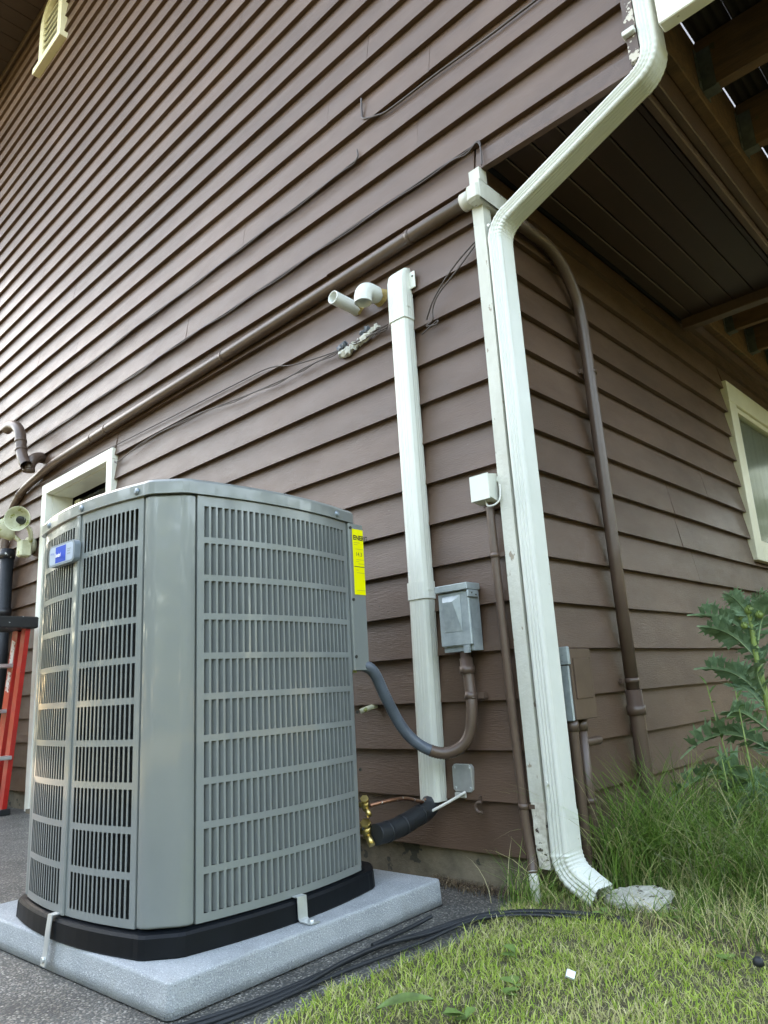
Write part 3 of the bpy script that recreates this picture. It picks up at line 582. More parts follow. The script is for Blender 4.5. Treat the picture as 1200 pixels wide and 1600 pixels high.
# ------------------------------------------------------------------ small white junction box and its thin conduit
jb = thing('sensor_box', 'small white plastic box at the top of the thin brown conduit', 'junction box', (-0.075, -0.002, 1.095))
q = MB(); q.loft([[(-0.033, -0.002, 0.0), (0.033, -0.002, 0.0), (0.033, -0.048, 0.012), (-0.033, -0.048, 0.006)], [(-0.033, -0.002, 0.09), (0.033, -0.002, 0.09), (0.033, -0.048, 0.082), (-0.033, -0.048, 0.082)]]); fixn(q.build('case', M_WHITE, jb))
q = MB(); q.bbox(-0.035, 0.035, -0.053, -0.0485, 0.004, 0.085, 0.002); fixn(q.build('lid', M_WHITE, jb))
q = MB(); q.bbox(0.0335, 0.043, -0.010, -0.004, 0.06, 0.078, 0.002); q.build('ear', M_WHITE, jb)
q = MB(); q.tube(bez([(0.005, -0.03, 0.005), (0.012, -0.035, -0.012), (0.035, -0.03, -0.012), (0.048, -0.02, 0.006), (0.048, -0.012, 0.05)], 5), 0.0028, 8); q.build('lead', M_WWIRE, jb)
tc_ = thing('thin_conduit', 'thin brown conduit beside the white corner board, bent at its foot', 'conduit', (-0.058, -0.016, 0.0)); TL = (-0.058, -0.016, 0.0)
q = MB(); q.tube(rel(bez([(-0.070, -0.016, 1.094), (-0.068, -0.016, 0.95), (-0.062, -0.016, 0.6), (-0.056, -0.016, 0.35), (-0.050, -0.018, 0.2), (-0.040, -0.022, 0.12), (-0.031, -0.034, 0.075)], 5), TL), 0.0125, 12); q.build('pipe', M_BROWN, tc_)
q = MB(); q.tube(rel([(-0.0325, -0.032, 0.082), (-0.016, -0.05, -0.01)], TL), 0.0125, 12); o = q.build('bare_end', M_TRIM, tc_); o['label'] = 'whitish bare end of the thin conduit'
for z, x in ((0.935, -0.067), (0.238, -0.052)):
    clamp(tc_, rel([(x, -0.016, z)], TL)[0], 0.0145, (0, 0, 1), M_BROWN, 0.014)
    q = MB(); q.box(x + 0.013 + 0.058, x + 0.034 + 0.058, 0.002, 0.010, z - 0.006, z + 0.006); q.build('clamp_ear', M_BROWN, tc_)
# blank cover plate with white cable
cp = thing('cover_plate', 'blank steel cover plate low on the wall right of the line cover', 'cover plate', (-0.268, -0.004, 0.262))
pl = [(-0.036, 0.008), (-0.028, 0.0), (0.028, 0.0), (0.036, 0.008), (0.036, 0.070), (0.028, 0.078), (-0.028, 0.078), (-0.036, 0.070)]
q = MB(); q.loft([[(x, 0.016, z) for x, z in pl], [(x, 0.003, z) for x, z in pl], [(x * 0.97, 0.002, 0.039 + (z - 0.039) * 0.97) for x, z in pl]]); fixn(q.build('plate', M_ZINC, cp))
for x in (-0.027, 0.027):
    for z in (0.011, 0.067): q = MB(); q.tube([(x, 0.0025, z), (x, -0.001, z)], 0.0045, 8); q.build('screw', M_ZINC, cp)
q = MB(); q.bbox(-0.030, 0.012, -0.003, 0.003, -0.016, -0.001, 0.002); q.build('putty_smear', M_PUTTY, cp)
ww = MB(); ww.tube(rel(bez([(-0.252, -0.012, 0.264), (-0.285, -0.026, 0.246), (-0.320, -0.048, 0.226), (-0.345, -0.060, 0.214)], 5), (-0.268, -0.02, 0.24)), 0.0042, 8)
tag(ww.build('control_cable', M_WWIRE, None, (-0.268, -0.02, 0.24)), 'short white cable from the steel plate to the insulated line', 'cable')
# loose clip under the plate, small drain stub, foam gap
q = MB(); q.tube(arcp((0, 0, 0), 0.014, R(60), R(300), (1, 0, 0), (0, 0, 1), 12), 0.0045, 8); q.box(-0.003, 0.003, 0.0, 0.012, 0.012, 0.03)
tag(q.build('pipe_clip', M_BROWN, None, (-0.205, -0.012, 0.225)), 'empty brown pipe clip below the steel plate', 'clip')
q = MB(); q.hollow([(0.012, 0.03, 0.012), (0.006, 0.0, 0.006), (-0.012, -0.024, -0.004)], 0.0085, 0.006, 14)
tag(q.build('drain_stub', M_FLOOD, None, (-0.640, -0.010, 0.505)), 'stubby cream drain pipe poking from the wall behind the condenser', 'pipe')

# ------------------------------------------------------------------ electrical box and pipes low on the right wall
eb = thing('meter_box', 'galvanised box with brown painted front on the right wall behind the downspout', 'electrical box', (0.0, 0.16, 0.455))
q = MB(); q.bbox(0.001, 0.060, -0.046, 0.078, 0.0, 0.195, 0.003); fixn(q.build('case', M_BROWN, eb))
q = MB(); q.bbox(0.0602, 0.064, -0.044, 0.080, -0.002, 0.198, 0.002); fixn(q.build('front_panel', M_BROWN, eb))
q = MB(); q.bbox(0.0642, 0.067, -0.030, 0.066, 0.055, 0.170, 0.002); fixn(q.build('raised_panel', M_BROWN, eb))
q = MB(); q.bbox(0.001, 0.062, -0.0555, -0.0465, -0.004, 0.150, 0.002); o = fixn(q.build('side_cover', M_GALV, eb)); o['label'] = 'bare galvanised side cover'
q = MB(); q.bbox(0.001, 0.068, -0.0595, -0.0465, 0.152, 0.203, 0.002); fixn(q.build('rain_hood', M_GALV, eb))
def vpipe(x, y, z0, z1, r, label, rib=False, name='conduit'):
    t_ = thing(name, label, 'conduit', (x, y, z0)); n = int((z1 - z0) / 0.0045) if rib else 2
    q = MB(); q.tube([(0, 0, (z1 - z0) * i / n) for i in range(n + 1)], r, 12, [1 + (0.07 if rib and i % 2 else 0) for i in range(n + 1)]); q.build('pipe', M_BROWN, t_)
    q = MB(); q.tube([(0, 0, z1 - z0 - 0.03), (0, 0, z1 - z0)], r * 1.22, 12); q.build('connector', M_BROWN, t_); return t_
vpipe(0.042, 0.128, 0.0, 0.452, 0.014, 'ribbed brown conduit under the galvanised box nearest the downspout', True)
t_ = vpipe(0.030, 0.195, 0.0, 0.450, 0.016, 'smooth brown conduit under the brown painted side of the meter box')
q = MB(); q.tube([(0, 0, 0.22), (0, 0, 0.235)], 0.0185, 12); q.build('clamp', M_BROWN, t_)
q = MB(); q.hollow([(0.012, -0.085, 0), (0.012, 0.028, 0.0)], 0.0125, 0.010, 14, 0.01)
tag(q.build('pipe_stub', M_BROWN, None, (0.008, 0.285, 0.383)), 'short horizontal brown pipe stub right of the smooth conduit', 'pipe')

# ------------------------------------------------------------------ pvc vents
pv1 = thing('vent_pipe', 'straight white plastic pipe stub poking from the wall', 'vent pipe', (-0.603, 0.0, 1.985))
q = MB(); q.hollow([(0, 0.03, -0.004), (0, -0.10, 0.0), (0, -0.122, 0.001)], 0.0255, 0.0215, 24); q.build('pipe', M_PVC, pv1)
q = MB(); rr = random.Random(5); q.loft([[(math.cos(a) * (0.026 + rr.uniform(0.002, 0.009)), 0.012, math.sin(a) * (0.026 + rr.uniform(0.002, 0.009))) for a in [2 * math.pi * i / 16 for i in range(16)]], [(math.cos(a) * 0.0262, -0.012 - rr.uniform(0, 0.006), math.sin(a) * 0.0262) for a in [2 * math.pi * i / 16 for i in range(16)]]]); q.build('foam_collar', M_FOAM, pv1)
pv2 = thing('vent_pipe', 'white plastic pipe with an elbow turned to the ground, left of the line cover', 'vent pipe', (-0.478, 0.0, 1.975))
eb_ = [(0, 0.03, 0.0), (0, -0.045, 0.0)]
q = MB(); q.tube(eb_, 0.0275, 24); q.build('pipe', M_PVC, pv2)
ar = arcp((0, -0.055, -0.036), 0.036, math.pi / 2, math.pi, (0, 1, 0), (0, 0, 1), 10)
q = MB(); q.hollow([(0, -0.024, 0.0), (0, -0.045, 0.0)] + ar + [(0, -0.091, -0.056)], 0.0325, 0.0285, 24, 0.03); q.build('elbow', M_PVC, pv2)
q = MB(); q.loft([[(math.cos(a) * (0.028 + rr.uniform(0.003, 0.012)), 0.012, math.sin(a) * (0.028 + rr.uniform(0.003, 0.012))) for a in [2 * math.pi * i / 16 for i in range(16)]], [(math.cos(a) * 0.0283, -0.012 - rr.uniform(0, 0.008), math.sin(a) * 0.0283) for a in [2 * math.pi * i / 16 for i in range(16)]]]); q.build('foam_collar', M_FOAM, pv2)

# ------------------------------------------------------------------ cables tacked along the wall
def cable(pts, r, label, ma=M_WIRE, n=6, name='wall_cable', twist=0):
    loc = pts[0]; p2 = rel(bez(pts, n), loc); t_ = thing(name, label, 'cable', loc)
    q = MB(); q.tube(p2, r, 6); q.build('strand', ma, t_)
    if twist:
        q = MB(); q.tube([(p[0], p[1] - 0.001, p[2] - twist - 0.004 * math.sin(i * 0.8)) for i, p in enumerate(p2)], r * 0.8, 6); q.build('strand', ma, t_)
    return t_
def under(k, x0, x1, n=7, sag=0.006, dy=-0.005, seed=0):
    r = random.Random(seed + k); return [(x0 + (x1 - x0) * i / n, dy, zk(k) - 0.004 - sag * r.random()) for i in range(n + 1)]
cable([(-0.515, 0.002, 2.886), (-0.515, 0.0, 2.82), (-0.505, -0.002, 2.780), (-0.44, 0.002, 2.752), (-0.371, 0.004, 2.736), (-0.146, 0.004, 2.730), (0.082, 0.004, 2.716), (0.261, 0.004, 2.712), (0.53, 0.003, 2.705)], 0.0042, 'brown cable crossing a board high on the wall, its left end turned up')
cable([(0.02, -0.006, 2.245), (0.022, -0.006, 2.30), (0.015, -0.007, 2.336), (-0.04, -0.007, 2.325)] + under(0, -0.15, -3.9, 12, 0.012, -0.005, 3), 0.0034, 'cable bent down beside the white corner board top and running left', twist=0.006)
cable([(-0.55, -0.004, 2.66), (-0.55, -0.006, 2.62)] + under(-2, -0.62, -4.3, 12, 0.012, -0.005, 5), 0.0034, 'cable under the board above the horizontal conduit, starting with a short upright end', twist=0.006)
cable([(-0.03, -0.004, 1.985), (-0.12, -0.018, 1.925), (-0.205, -0.02, 1.855), (-0.245, -0.014, 1.81), (-0.262, -0.008, 1.79)], 0.0028, 'thin slack wire between the corner board and the line cover top', n=8)
cable([(-0.03, -0.004, 1.975), (-0.11, -0.022, 1.90), (-0.19, -0.024, 1.85), (-0.225, -0.018, 1.81), (-0.232, -0.014, 1.775), (-0.262, -0.012, 1.765), (-0.22, -0.012, 1.755), (-0.215, -0.012, 1.765), (-0.285, -0.01, 1.745)], 0.0028, 'thin wire with a curled end right of the line cover', n=8)
cable([(-0.44, -0.010, 1.845), (-0.50, -0.014, 1.845), (-0.58, -0.014, 1.842), (-0.70, -0.010, 1.845), (-0.84, -0.010, 1.862), (-0.98, -0.012, 1.885), (-1.14, -0.010, 1.93), (-1.4, -0.004, 1.945), (-2.2, -0.004, 1.965), (-3.3, -0.004, 1.995), (-4.1, -0.004, 2.0)], 0.0028, 'upper wire running left from the white putty lump', n=8)
cable([(-0.44, -0.012, 1.835), (-0.55, -0.016, 1.836), (-0.70, -0.012, 1.84), (-0.88, -0.010, 1.845), (-1.05, -0.008, 1.845), (-1.35, -0.006, 1.865), (-1.75, -0.005, 1.90), (-2.2, -0.004, 1.905), (-2.48, -0.006, 1.87), (-2.53, -0.008, 1.88)], 0.0028, 'lower wire sagging from the white putty lump towards the door', n=8, twist=0.005)
# putty lump
lp = thing('putty_lump', 'lump of torn white putty holding wires below the vent pipes', 'putty', (-0.60, 0.0, 1.83))
def lump(pts, r0, seed, name, ma, par):
    r = random.Random(seed); dense = bez(pts, 5); q = MB(); q.tube(dense, r0, 9, [r.uniform(0.75, 1.2) * (0.5 if i in (0, len(dense) - 1) else 1) for i in range(len(dense))]); q.v = [(x + r.uniform(-0.004, 0.004), y * 0.8 + r.uniform(-0.004, 0.003), z + r.uniform(-0.006, 0.005)) for x, y, z in q.v]; q.sm = [False] * len(q.f); q.build(name, ma, par)
lump([(-0.095, -0.006, -0.002), (-0.06, -0.012, -0.010), (-0.02, -0.010, 0.0), (-0.01, -0.008, 0.012)], 0.017, 1, 'lump', M_PUTTY, lp)
lump([(0.0, -0.008, 0.004), (0.04, -0.010, 0.012), (0.085, -0.010, 0.022), (0.11, -0.006, 0.036)], 0.014, 2, 'lump', M_PUTTY, lp)
lump([(-0.10, -0.016, 0.016), (-0.07, -0.022, 0.020), (-0.05, -0.020, 0.024)], 0.011, 3, 'tape_wrap', M_CONDG, lp)
lump([(0.02, -0.014, 0.034), (0.05, -0.018, 0.036), (0.07, -0.016, 0.04)], 0.009, 4, 'tape_wrap', M_CONDG, lp)

# ------------------------------------------------------------------ brown exhaust pipe, floodlight and black pipes at the left
EX = (-3.56, 0.0, 2.15); ex = thing('exhaust_pipe', 'brown exhaust pipe with a crooked upturned end left of the door', 'exhaust pipe', EX); r_ = 0.035
q = MB(); q.hollow(rel(bez([(-3.60, 0.03, 2.185), (-3.575, -0.02, 2.178), (-3.545, -0.065, 2.150), (-3.545, -0.088, 2.105), (-3.55, -0.09, 2.062)], 6), EX), r_, r_ - 0.004, 16); q.build('lower_elbow', M_BROWN, ex)
q = MB(); q.hollow(rel(bez([(-3.50, -0.125, 2.085), (-3.535, -0.13, 2.13), (-3.585, -0.13, 2.20), (-3.605, -0.13, 2.27), (-3.63, -0.13, 2.34), (-3.70, -0.13, 2.405), (-3.79, -0.135, 2.435), (-3.865, -0.135, 2.435)], 6), EX), r_, r_ - 0.004, 16); q.build('upper_elbow', M_BROWN, ex)
for c_, a_ in (((-3.606, -0.13, 2.275), (-0.2, 0, 1)), ((-3.590, -0.13, 2.21), (-0.4, 0, 1)), ((-3.549, -0.09, 2.07), (0, 0, 1))):
    clamp(ex, rel([c_], EX)[0], r_ + 0.003, a_, M_BROWN, 0.018)
fl = thing('floodlight', 'white twin headed flood lamp with mildew left of the door', 'floodlight', (-3.62, 0.0, 1.60))
q = MB(); q.tube([(-0.04, 0.01, 0.0), (-0.04, -0.035, 0.0)], 0.055, 18); q.build('mounting_base', M_FLOOD, fl)
def lathe(prof, c, ax, name, ma, par, n=22):
    a = Vector(ax).normalized(); e = a.orthogonal().normalized(); f_ = a.cross(e); c = Vector(c); q = MB()
    q.loft([[tuple(c + a * h + (e * math.cos(2 * math.pi * i / n) + f_ * math.sin(2 * math.pi * i / n)) * r) for i in range(n)] for h, r in prof], True, False, True); return q.build(name, ma, par)
hd = [(-0.06, 0.004), (-0.058, 0.022), (-0.035, 0.034), (0.02, 0.066), (0.06, 0.079), (0.063, 0.079), (0.06, 0.075), (0.02, 0.060), (-0.005, 0.045), (-0.008, 0.0)]
lathe(hd, (0.11, -0.13, 0.125), (0.78, -0.72, -0.05), 'lamp_head', M_FLOOD, fl)
lathe([(0.0, 0.0), (0.02, 0.0), (0.02, 0.022), (-0.012, 0.026)], (0.115, -0.134, 0.125), (0.78, -0.72, -0.05), 'lamp_socket', M_LBLACK, fl)
lathe(hd, (-0.10, -0.14, 0.09), (-0.35, -0.5, 0.75), 'lamp_head', M_FLOOD, fl)
q = MB(); q.tube(bez([(0.07, -0.09, 0.11), (0.075, -0.06, 0.07), (0.05, -0.045, 0.02), (0.0, -0.03, 0.0)], 5), 0.014, 10); q.build('swivel_arm', M_FLOOD, fl)
q = MB(); q.tube(bez([(-0.08, -0.10, 0.06), (-0.06, -0.06, 0.02), (-0.04, -0.03, 0.0)], 5), 0.014, 10); q.build('swivel_arm', M_FLOOD, fl)
q = MB(); q.bbox(-0.03, 0.045, -0.10, -0.03, -0.085, 0.02, 0.008); fixn(q.build('sensor_head', M_FLOOD, fl))
for x, r, lb in ((-3.93, 0.042, 'fat black pipe right of its thinner neighbour at the left edge'), (-4.07, 0.034, 'thinner black pipe at the very left edge')):
    t_ = thing('black_pipe', lb, 'pipe', (x, -0.055, 0)); q = MB(); q.tube([(0, 0, 0), (0, 0, 1.62)], r, 14); q.build('pipe', M_RUB, t_)
    for z in (1.2, 1.58): clamp(t_, (0, 0, z), r + 0.006, (0, 0, 1), M_LBLACK, 0.05)

# ------------------------------------------------------------------ stepladder
LX, LY = -3.45, -0.30
la = thing('stepladder', 'red fibreglass stepladder with black top cap behind the condenser', 'ladder', (LX, LY, 0.0))
def beam(p0, p1, w_, d_, name, ma, par, side=(0, 1, 0)):
    q = MB(); q.sweep([p0, p1], [(-w_ / 2, -d_ / 2), (w_ / 2, -d_ / 2), (w_ / 2, d_ / 2), (-w_ / 2, d_ / 2)], side); return fixn(q.build(name, ma, par))
for y in (0.17, -0.17):
    beam((-0.075, y, 0.0), (0.125, y, 1.035), 0.062, 0.026, 'rear_rail', M_RED, la)
    fr2 = beam((-0.34, y * 1.25, 0.0), (0.0, y, 1.035), 0.085, 0.028, 'front_rail', M_RED, la)
    q = MB(); q.bbox(-0.115, -0.02, y - 0.03, y + 0.03, -0.004, 0.03, 0.004); fixn(q.build('foot', M_LBLACK, la))
    q = MB(); q.bbox(-0.40, -0.29, y * 1.25 - 0.03, y * 1.25 + 0.03, -0.004, 0.03, 0.004); fixn(q.build('foot', M_LBLACK, la))
    for (t0, t1) in ((0.80, 0.94), (0.66, 0.77)):
        a = Vector((-0.34, y * 1.25, 0)).lerp(Vector((0, y, 1.035)), t0); b = Vector((-0.34, y * 1.25, 0)).lerp(Vector((0, y, 1.035)), t1)
        beam(tuple(a + Vector((0, -0.0155, 0))), tuple(b + Vector((0, -0.0155, 0))), 0.055, 0.001, 'sticker', M_STICK, la)
    beam((-0.02, y + 0.02, 0.72), (0.06, y + 0.02, 0.80), 0.02, 0.006, 'spreader', M_FLOOD, la)
for z in (0.28, 0.56, 0.82):
    x = -0.34 + 0.34 * z / 1.035; q = MB(); q.bbox(x - 0.045, x + 0.045, -0.20, 0.20, z, z + 0.022, 0.003); fixn(q.build('step', M_ALU, la))
q = MB(); q.bbox(-0.03, 0.03, -0.17, 0.17, 0.30, 0.322, 0.003); fixn(q.build('rear_brace', M_ALU, la))
q = MB(); q.bbox(-0.10, 0.19, -0.22, 0.215, 1.032, 1.098, 0.006); fixn(q.build('top_cap', M_LBLACK, la))
q = MB(); q.bbox(-0.104, 0.02, -0.224, -0.2202, 1.034, 1.097, 0.001); fixn(q.build('cap_label', M_ALU, la))

# ------------------------------------------------------------------ concrete pad
AR = R(2.5)
PC = (-0.693, -0.590, 0.0); PH = 0.062
def rounded_slab(hx, hy, h, rc, re, seed=1):
    rings = []; r = random.Random(seed)
    def outline(ins, z):
        pts = []
        for (cx_, cy_, a0) in ((hx - rc, -hy + rc, -90), (hx - rc, hy - rc, 0), (-hx + rc, hy - rc, 90), (-hx + rc, -hy + rc, 180)):
            for i in range(7):
                a = R(a0 + 15 * i); pts.append((cx_ + (rc - ins) * math.cos(a), cy_ + (rc - ins) * math.sin(a), z))
        return pts
    rings.append(outline(-0.004, 0.0)); rings.append(outline(-0.002, h * 0.35))
    for i in range(6):
        a = R(90) * i / 5; rings.append(outline(re * (1 - math.cos(a)), h - re + re * math.sin(a)))
    rings.append(outline(rc * 0.9, h + 0.0005))
    return rings
pad = MB(); pad.loft(rounded_slab(0.462, 0.420, PH, 0.014, 0.007), smooth=True)
po = pad.build('equipment_pad', M_PAD, None, PC); po.rotation_euler = (0, 0, AR); tag(po, 'pale grey speckled concrete slab under the air conditioner', 'concrete pad')

# ------------------------------------------------------------------ air conditioner (condenser)
AC = (-0.676, -0.627, PH); ZB = 0.05; ZT = 0.985; N0 = 0.343; HL = 0.255; SAG = 0.030
ac = thing('air_conditioner', 'large grey louvred air conditioner condenser on the concrete pad', 'air conditioner', AC, AR)
def bulge(u): return N0 + SAG * (1 - (u / HL) ** 2)
def rot4(k, n, u):
    """face k: local outward n, along u -> x, y (k=0: +x face, k=1: -y face ...)"""
    a = -math.pi / 2 * k; return (n * math.cos(a) - u * math.sin(a), n * math.sin(a) + u * math.cos(a))
CORN = [(N0, HL + 0.004), (N0 - 0.002, HL + 0.018), (N0 - 0.010, HL + 0.032)]
def outline(off, corner_only=False):
    pts = []
    for k in range(4):
        kk = (4 - k) % 4
        for i in range(13): u_ = -HL + 2 * HL * i / 12; pts.append(rot4(kk, bulge(u_) + off, u_ * (1 + off / HL * 0.6)))
        cs = CORN + [(b, a) for a, b in reversed(CORN)]
        pts += [rot4(kk, a + off * 0.85, b + off * 0.85) for a, b in cs]
    return pts
# base pan
bp = MB(); bp.loft([[(x, y, z) for x, y in outline(o_)] for z, o_ in ((0.0, 0.012), (0.004, 0.016), (0.040, 0.014), (0.046, 0.010), (0.047, -0.004), (0.050, -0.01))]); fixn(bp.build('base_pan', M_BLACK, ac))
q = MB()
# inner coil
ci = MB(); ci.loft([[(x, y, z) for x, y in outline(-0.035)] for z in (0.05, 0.99)]); fixn(ci.build('coil', M_COIL, ac))
def strip_cells(q, k, us, zs, solid, th=0.0012):
    """plate made of cells on the bulged face; solid(i,j) tells which cells are metal; hole sides get depth"""
    def P3(u_, z, d=0.0): x, y = rot4(k, bulge(u_) - d, u_); return (x, y, z)
    nu, nz = len(us) - 1, len(zs) - 1
    for i in range(nu):
        for j in range(nz):
            if solid(i, j):
                q.add([P3(us[i], zs[j]), P3(us[i + 1], zs[j]), P3(us[i + 1], zs[j + 1]), P3(us[i], zs[j + 1])], [(0, 1, 2, 3)])
            else:
                a, b, c, d = us[i], us[i + 1], zs[j], zs[j + 1]
                q.add([P3(a, c), P3(a, d), P3(a, d, th), P3(a, c, th)], [(0, 1, 2, 3)]); q.add([P3(b, c), P3(b, c, th), P3(b, d, th), P3(b, d)], [(0, 1, 2, 3)])
                q.add([P3(a, c), P3(a, c, th), P3(b, c, th), P3(b, c)], [(0, 1, 2, 3)]); q.add([P3(a, d), P3(b, d), P3(b, d, th), P3(a, d, th)], [(0, 1, 2, 3)])
                # pressed louvre blade, hinged on the far edge and slanting inwards
                w_ = b - a; fu, fd_ = (0.34, 0.85) if k == 0 else (0.46, 0.50); q.add([P3(b, c, th), P3(b - w_ * fu, c, th + w_ * fd_), P3(b - w_ * fu, d, th + w_ * fd_), P3(b, d, th)], [(0, 1, 2, 3)])
ROWS = 10
zr = [ZB + 0.002]
pz = (ZT - 0.012 - (ZB + 0.018)) / ROWS
for j in range(ROWS): zr += [ZB + 0.018 + pz * j + 0.001, ZB + 0.018 + pz * (j + 1) - 0.0135]
zr.append(ZT)
def grille(k, u0, u1, ns, name='grille_panel'):
    e = 0.014; us = [u0, u0 + e]; pw = (u1 - u0 - 2 * e) / ns; bar = pw * 0.31
    for i in range(ns):
        us += [u0 + e + pw * i + bar / 2, u0 + e + pw * (i + 1) - bar / 2]
    us += [u1 - e, u1]; us = sorted(us)
    # cell index -> solid unless (slot column, slot row)
    slots = set(); n = 0
    for i in range(len(us) - 1):
        wd = us[i + 1] - us[i]; mid = (us[i] + us[i + 1]) / 2; t_ = ((mid - u0 - e) / pw) % 1.0
        if u0 + e < mid < u1 - e and 0.2 < t_ < 0.8: slots.add(i)
    rows_ = set(range(1, len(zr) - 1, 2))
    q = MB(); strip_cells(q, k, us, zr, lambda i, j: not (i in slots and j in rows_)); o = q.build(name, M_ACB, ac)
    # folded edges of the panel
    q = MB()
    for (ua, s_) in ((u0, 1), (u1, -1)):
        pts = [rot4(k, bulge(ua), ua), rot4(k, bulge(ua) - 0.010, ua)]
        q.add([(pts[0][0], pts[0][1], zr[0]), (pts[1][0], pts[1][1], zr[0]), (pts[1][0], pts[1][1], zr[-1]), (pts[0][0], pts[0][1], zr[-1])], [(0, 1, 2, 3)])
    q.build('panel_edge', M_AC, ac)
    return o
grille(0, -HL + 0.001, HL - 0.001, 28)
for k in (1, 2, 3):
    grille(k, -HL + 0.001, -0.0105, 14); grille(k, 0.0105, HL - 0.001, 14)
    q = MB(); rings = []
    for z in (ZB + 0.002, ZT): rings.append([(*rot4(k, bulge(0) + a, b), z) for a, b in ((-0.006, -0.0095), (0.003, -0.0095), (0.005, -0.006), (0.005, 0.006), (0.003, 0.0095), (-0.006, 0.0095))])
    q.loft(rings); fixn(q.build('mullion', M_AC, ac))
for k in range(4):
    cs = [(a - 0.001, b) for a, b in CORN] + [(b - 0.0, a - 0.001) for a, b in reversed(CORN)]
    inset = 0.010 if k == 0 else 0.0
    lo = 0.004
    def cpt(z, ins): return [(*rot4(k, a - ins, b - ins), z) for a, b in ([(N0 - 0.012, HL + 0.0015)] + [(N0 - 0.0005, HL + 0.0015)] + CORN[1:] + [(b, a) for a, b in reversed(CORN[1:])] + [(HL + 0.0015, N0 - 0.0005), (HL + 0.0015, N0 - 0.012)])]
    q = MB(); q.loft([cpt(ZB + 0.002, inset), cpt(ZT, inset)], smooth=False); o = fixn(q.build('corner_post', M_AC, ac))
    md = o.modifiers.new('round', 'BEVEL'); md.width = 0.008; md.segments = 3; md.limit_method = 'ANGLE'; md.angle_limit = R(12)
# lid
lid = MB()
def lring(z, o_): return [(x, y, z) for x, y in outline(o_)]
lid.loft([lring(ZT + 0.001, -0.006), lring(ZT + 0.001, 0.0065)], caps=False)
lid.loft([lring(ZT + 0.001, 0.0065), lring(ZT + 0.0015, 0.0075), lring(ZT + 0.004, 0.0075), lring(ZT + 0.0045, 0.0068), lring(ZT + 0.030, 0.0068)], caps=False)
lid.loft([lring(ZT + 0.030, 0.0068), lring(ZT + 0.0345, 0.0052), lring(ZT + 0.038, 0.001), lring(ZT + 0.0395, -0.005)], caps=False, smooth=True)
lid.loft([lring(ZT + 0.0395, -0.005), lring(ZT + 0.0400, -0.03)], caps=True)
o = lid.build('top_lid', M_AC, ac)
def on_face(k, u_, z, d=0.0): x, y = rot4(k, bulge(u_) + d, u_); return Vector((x, y, z))
def face_n(k): return Vector((*rot4(k, 1, 0), 0))
for (k, u_) in ((0, -0.262), (0, 0.20), (1, 0.02), (1, -0.2), (1, 0.24)):
    c_ = on_face(k, max(-HL, min(HL, u_)), ZT + 0.015, 0.009); nn_ = face_n(k)
    if u_ == -0.262: c_ = Vector((*rot4(1, N0 - 0.018 + 0.0055, HL + 0.032 + 0.006), ZT + 0.015)); nn_ = Vector((1, -1, 0)).normalized()
    q = MB(); q.tube([tuple(c_ - nn_ * 0.003), tuple(c_ + nn_ * 0.0012), tuple(c_ + nn_ * 0.0013), tuple(c_ + nn_ * 0.004)], 0.0085, 14, [1, 1, 0.55, 0.5]); q.build('screw', M_BRIM, ac)
# control box on the wall side corner
cbx = MB(); zc0, zc1 = 0.563, ZT - 0.002
poly = [(N0 - 0.012, HL + 0.001), (N0 + 0.006, HL + 0.002), (N0 + 0.008, HL + 0.006), (N0 + 0.007, HL + 0.062), (N0 + 0.002, HL + 0.068), (HL + 0.04, N0 + 0.002), (HL, N0 + 0.006), (HL, N0 - 0.02)]
cbx.loft([[(x, y, z) for x, y in poly] for z in (zc0, zc1)]); fixn(cbx.build('control_box', M_AC, ac))
for z in (0.60, 0.76, 0.97):
    c_ = Vector((N0 + 0.008, HL + 0.009, z)); q = MB(); q.tube([tuple(c_), tuple(c_ + Vector((0.003, 0, 0)))], 0.0045, 8); q.build('screw', M_INK, ac)
for z in (0.15, 0.30, 0.45):
    c_ = Vector((N0 - 0.0005, HL + 0.012, z)); q = MB(); q.tube([tuple(c_), tuple(c_ + Vector((0.003, 0, 0)))], 0.004, 8); q.build('screw', M_INK, ac)
# yellow label
xs = N0 + 0.0086
q = MB(); ly0, ly1, lz0, lz1 = HL + 0.016, HL + 0.0615, 0.775, 0.968
q.add([(xs, ly0, lz0), (xs, ly1, lz0), (xs, ly1, lz1), (xs, ly0, lz1), (xs - 0.006, ly1 + 0.0075, lz0), (xs - 0.006, ly1 + 0.0075, lz1)], [(0, 1, 2, 3), (1, 4, 5, 2)]); yl = q.build('energy_label', M_YEL, ac); yl['label'] = 'yellow energy label'
def put_text(txt, size, y, z, ma, bold=0.0, par=yl, x=None):
    me = text_mesh(txt, size, 'print', bold); o = link('print', me, ma, par); o.matrix_local = Matrix(((0, 0, 1, (xs + 0.0006) if x is None else x), (1, 0, 0, y), (0, 1, 0, z), (0, 0, 0, 1))); return o
put_text('ENERG', 0.0195, ly0 + 0.003, 0.936, M_INK, 0.0006)
put_text('14.3', 0.0165, ly0 + 0.010, 0.888, M_INK)
q = MB()
for (y0_, y1_, z_, h_) in ((0.003, 0.046, 0.8555, 0.002),): q.add([(xs + 0.0006, ly0 + y0_, z_), (xs + 0.0006, ly0 + y1_, z_), (xs + 0.0006, ly0 + y1_, z_ + h_), (xs + 0.0006, ly0 + y0_, z_ + h_)], [(0, 1, 2, 3)])
q.build('rule', M_INK, yl)
q = MB()
